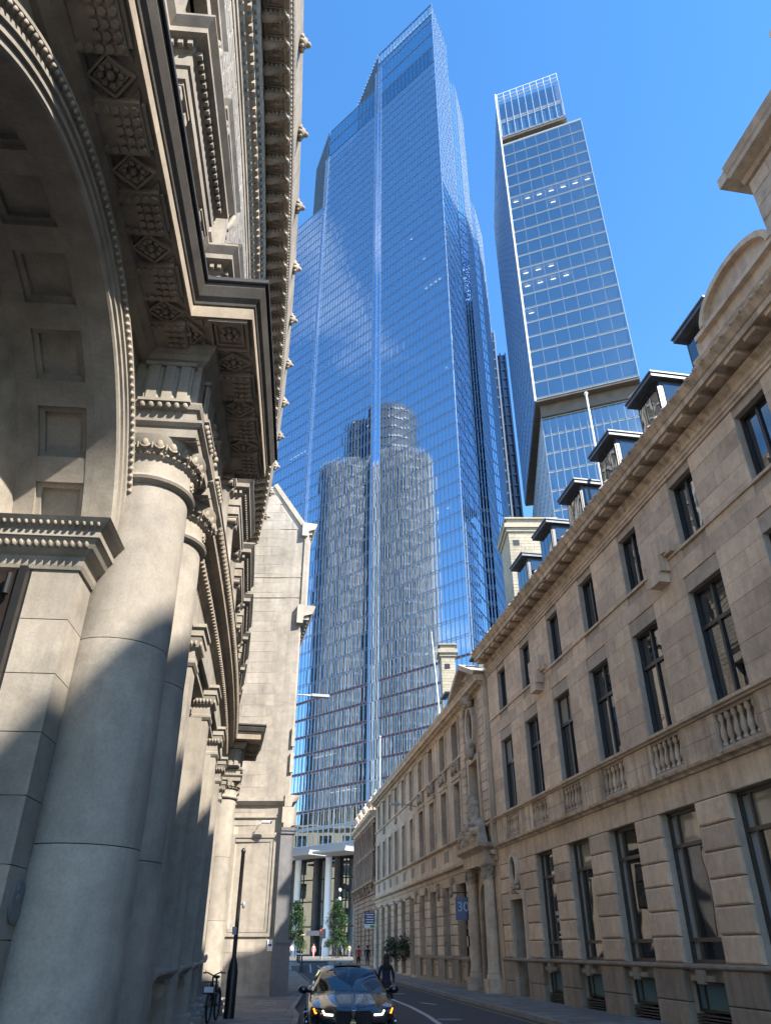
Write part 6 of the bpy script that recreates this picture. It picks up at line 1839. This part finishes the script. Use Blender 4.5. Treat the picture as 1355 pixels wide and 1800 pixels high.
p_ = R2F.pt(28.0, .5, 4.75); cctv('small white security camera on the limestone ground-floor pier', p_[0], p_[1], p_[2], -1)
ns = root('wall_notice', 'small white and blue notice fixed to the gabled flank wall near the corner pier', 'sign', (-4.95, 36.4, 1.9))
MB().box(-5.02, -4.80, 36.44, 36.47, 1.72, 2.14).build('plate', 'sign_white', ns); MB().box(-4.98, -4.84, 36.43, 36.439, 1.9, 1.98).build('symbol', 'sign_blue', ns)
text('67', gb, SFm, .11, .425, 1.55, .2, 'sign_pale', 'house_number')
la = root('street_lamp', 'slim grey lamp arm reaching out from the limestone front above the street', 'lamp', R2F.pt(19.2, 0, 10.6))
m = MB(R2F); m.tube([(19.2, 0.05, 10.6), (19.2, .8, 10.72), (19.2, 1.3, 10.72)], .035, 6); m.build('arm', 'steel_grey', la, smooth=True)
m = MB(R2F); m.prism([(19.08, 10.66), (19.32, 10.66), (19.32, 10.78), (19.08, 10.78)], 1.2, 1.95); m.build('lamp_head', 'steel_grey', la)
fpx = root('roof_pole', 'thin leaning white pole on the limestone roof by the small chimney', 'pole', (4.35, 58.5, 17.0))
MB().tube([(4.35, 58.5, 16.8), (3.85, 58.5, 24.6)], .05, 8, .025).build('shaft', 'steel_white', fpx)
MB().ell(3.85, 58.5, 24.62, .06, .06, .06).build('finial', 'steel_white', fpx)
# bollards on the island, traffic signal, far globe lamps
for k, (x, y, lab) in enumerate(((-9.05, 88.5, 'leftmost and farthest black bollard on the traffic island'), (-8.6, 85, 'second black bollard from the left on the traffic island'), (-8.1, 81.5, 'third black bollard from the left on the traffic island'), (-7.55, 78, 'rightmost and nearest black bollard on the traffic island'))):
    b = root('bollard', lab, 'bollard', (x, y, .62), 'black bollards on the traffic island')
    m = MB(); m.lathe(x, y, [(.10, .6), (.10, .72), (.07, .78), (.065, 1.5), (.085, 1.53), (.085, 1.60), (.04, 1.68), (.0, 1.7)], 12); m.build('post', 'iron_black', b, smooth=40)
    m = MB(); m.lathe(x, y, [(.068, 1.32), (.07, 1.34), (.07, 1.42), (.068, 1.44)], 12); m.build('band', 'sign_white', b, smooth=40)
tl = root('traffic_signal', 'black traffic signal on a grey pole in front of the white lobby column', 'signal', (-8.25, 112, .55))
m = MB(); m.lathe(-8.25, 112, [(.06, .5), (.06, 4.2)], 10); m.build('pole', 'steel_grey', tl, smooth=40)
for dx in (-.24, .24):
    m = MB(); m.box(-8.25 + dx - .15, -8.25 + dx + .15, 111.8, 111.98, 3.0, 4.1); hd_ = m.build('signal_head', 'iron_black', tl)
    for k in range(3):
        m = MB(); m.ell(-8.25 + dx, 111.8, 3.9 - .34 * k, .10, .03, .10, 10, 6); m.build('signal_lens', 'signal_red' if (k == 0 and dx < 0) else 'louvre_grey', hd_, smooth=True)
gl_ = root('globe_lamp', 'tall dark post with round white globe lamps behind the right-hand tree', 'lamp', (-6.9, 126, .67))
m = MB(); m.lathe(-6.9, 126, [(.09, .6), (.06, 9.4)], 10); m.build('post', 'iron_black', gl_, smooth=40)
for z in (9.5, 8.3):
    m = MB(); m.ell(-6.9, 125.9, z, .24, .24, .28, 12, 8); m.build('globe', 'lamp_globe', gl_, smooth=True)
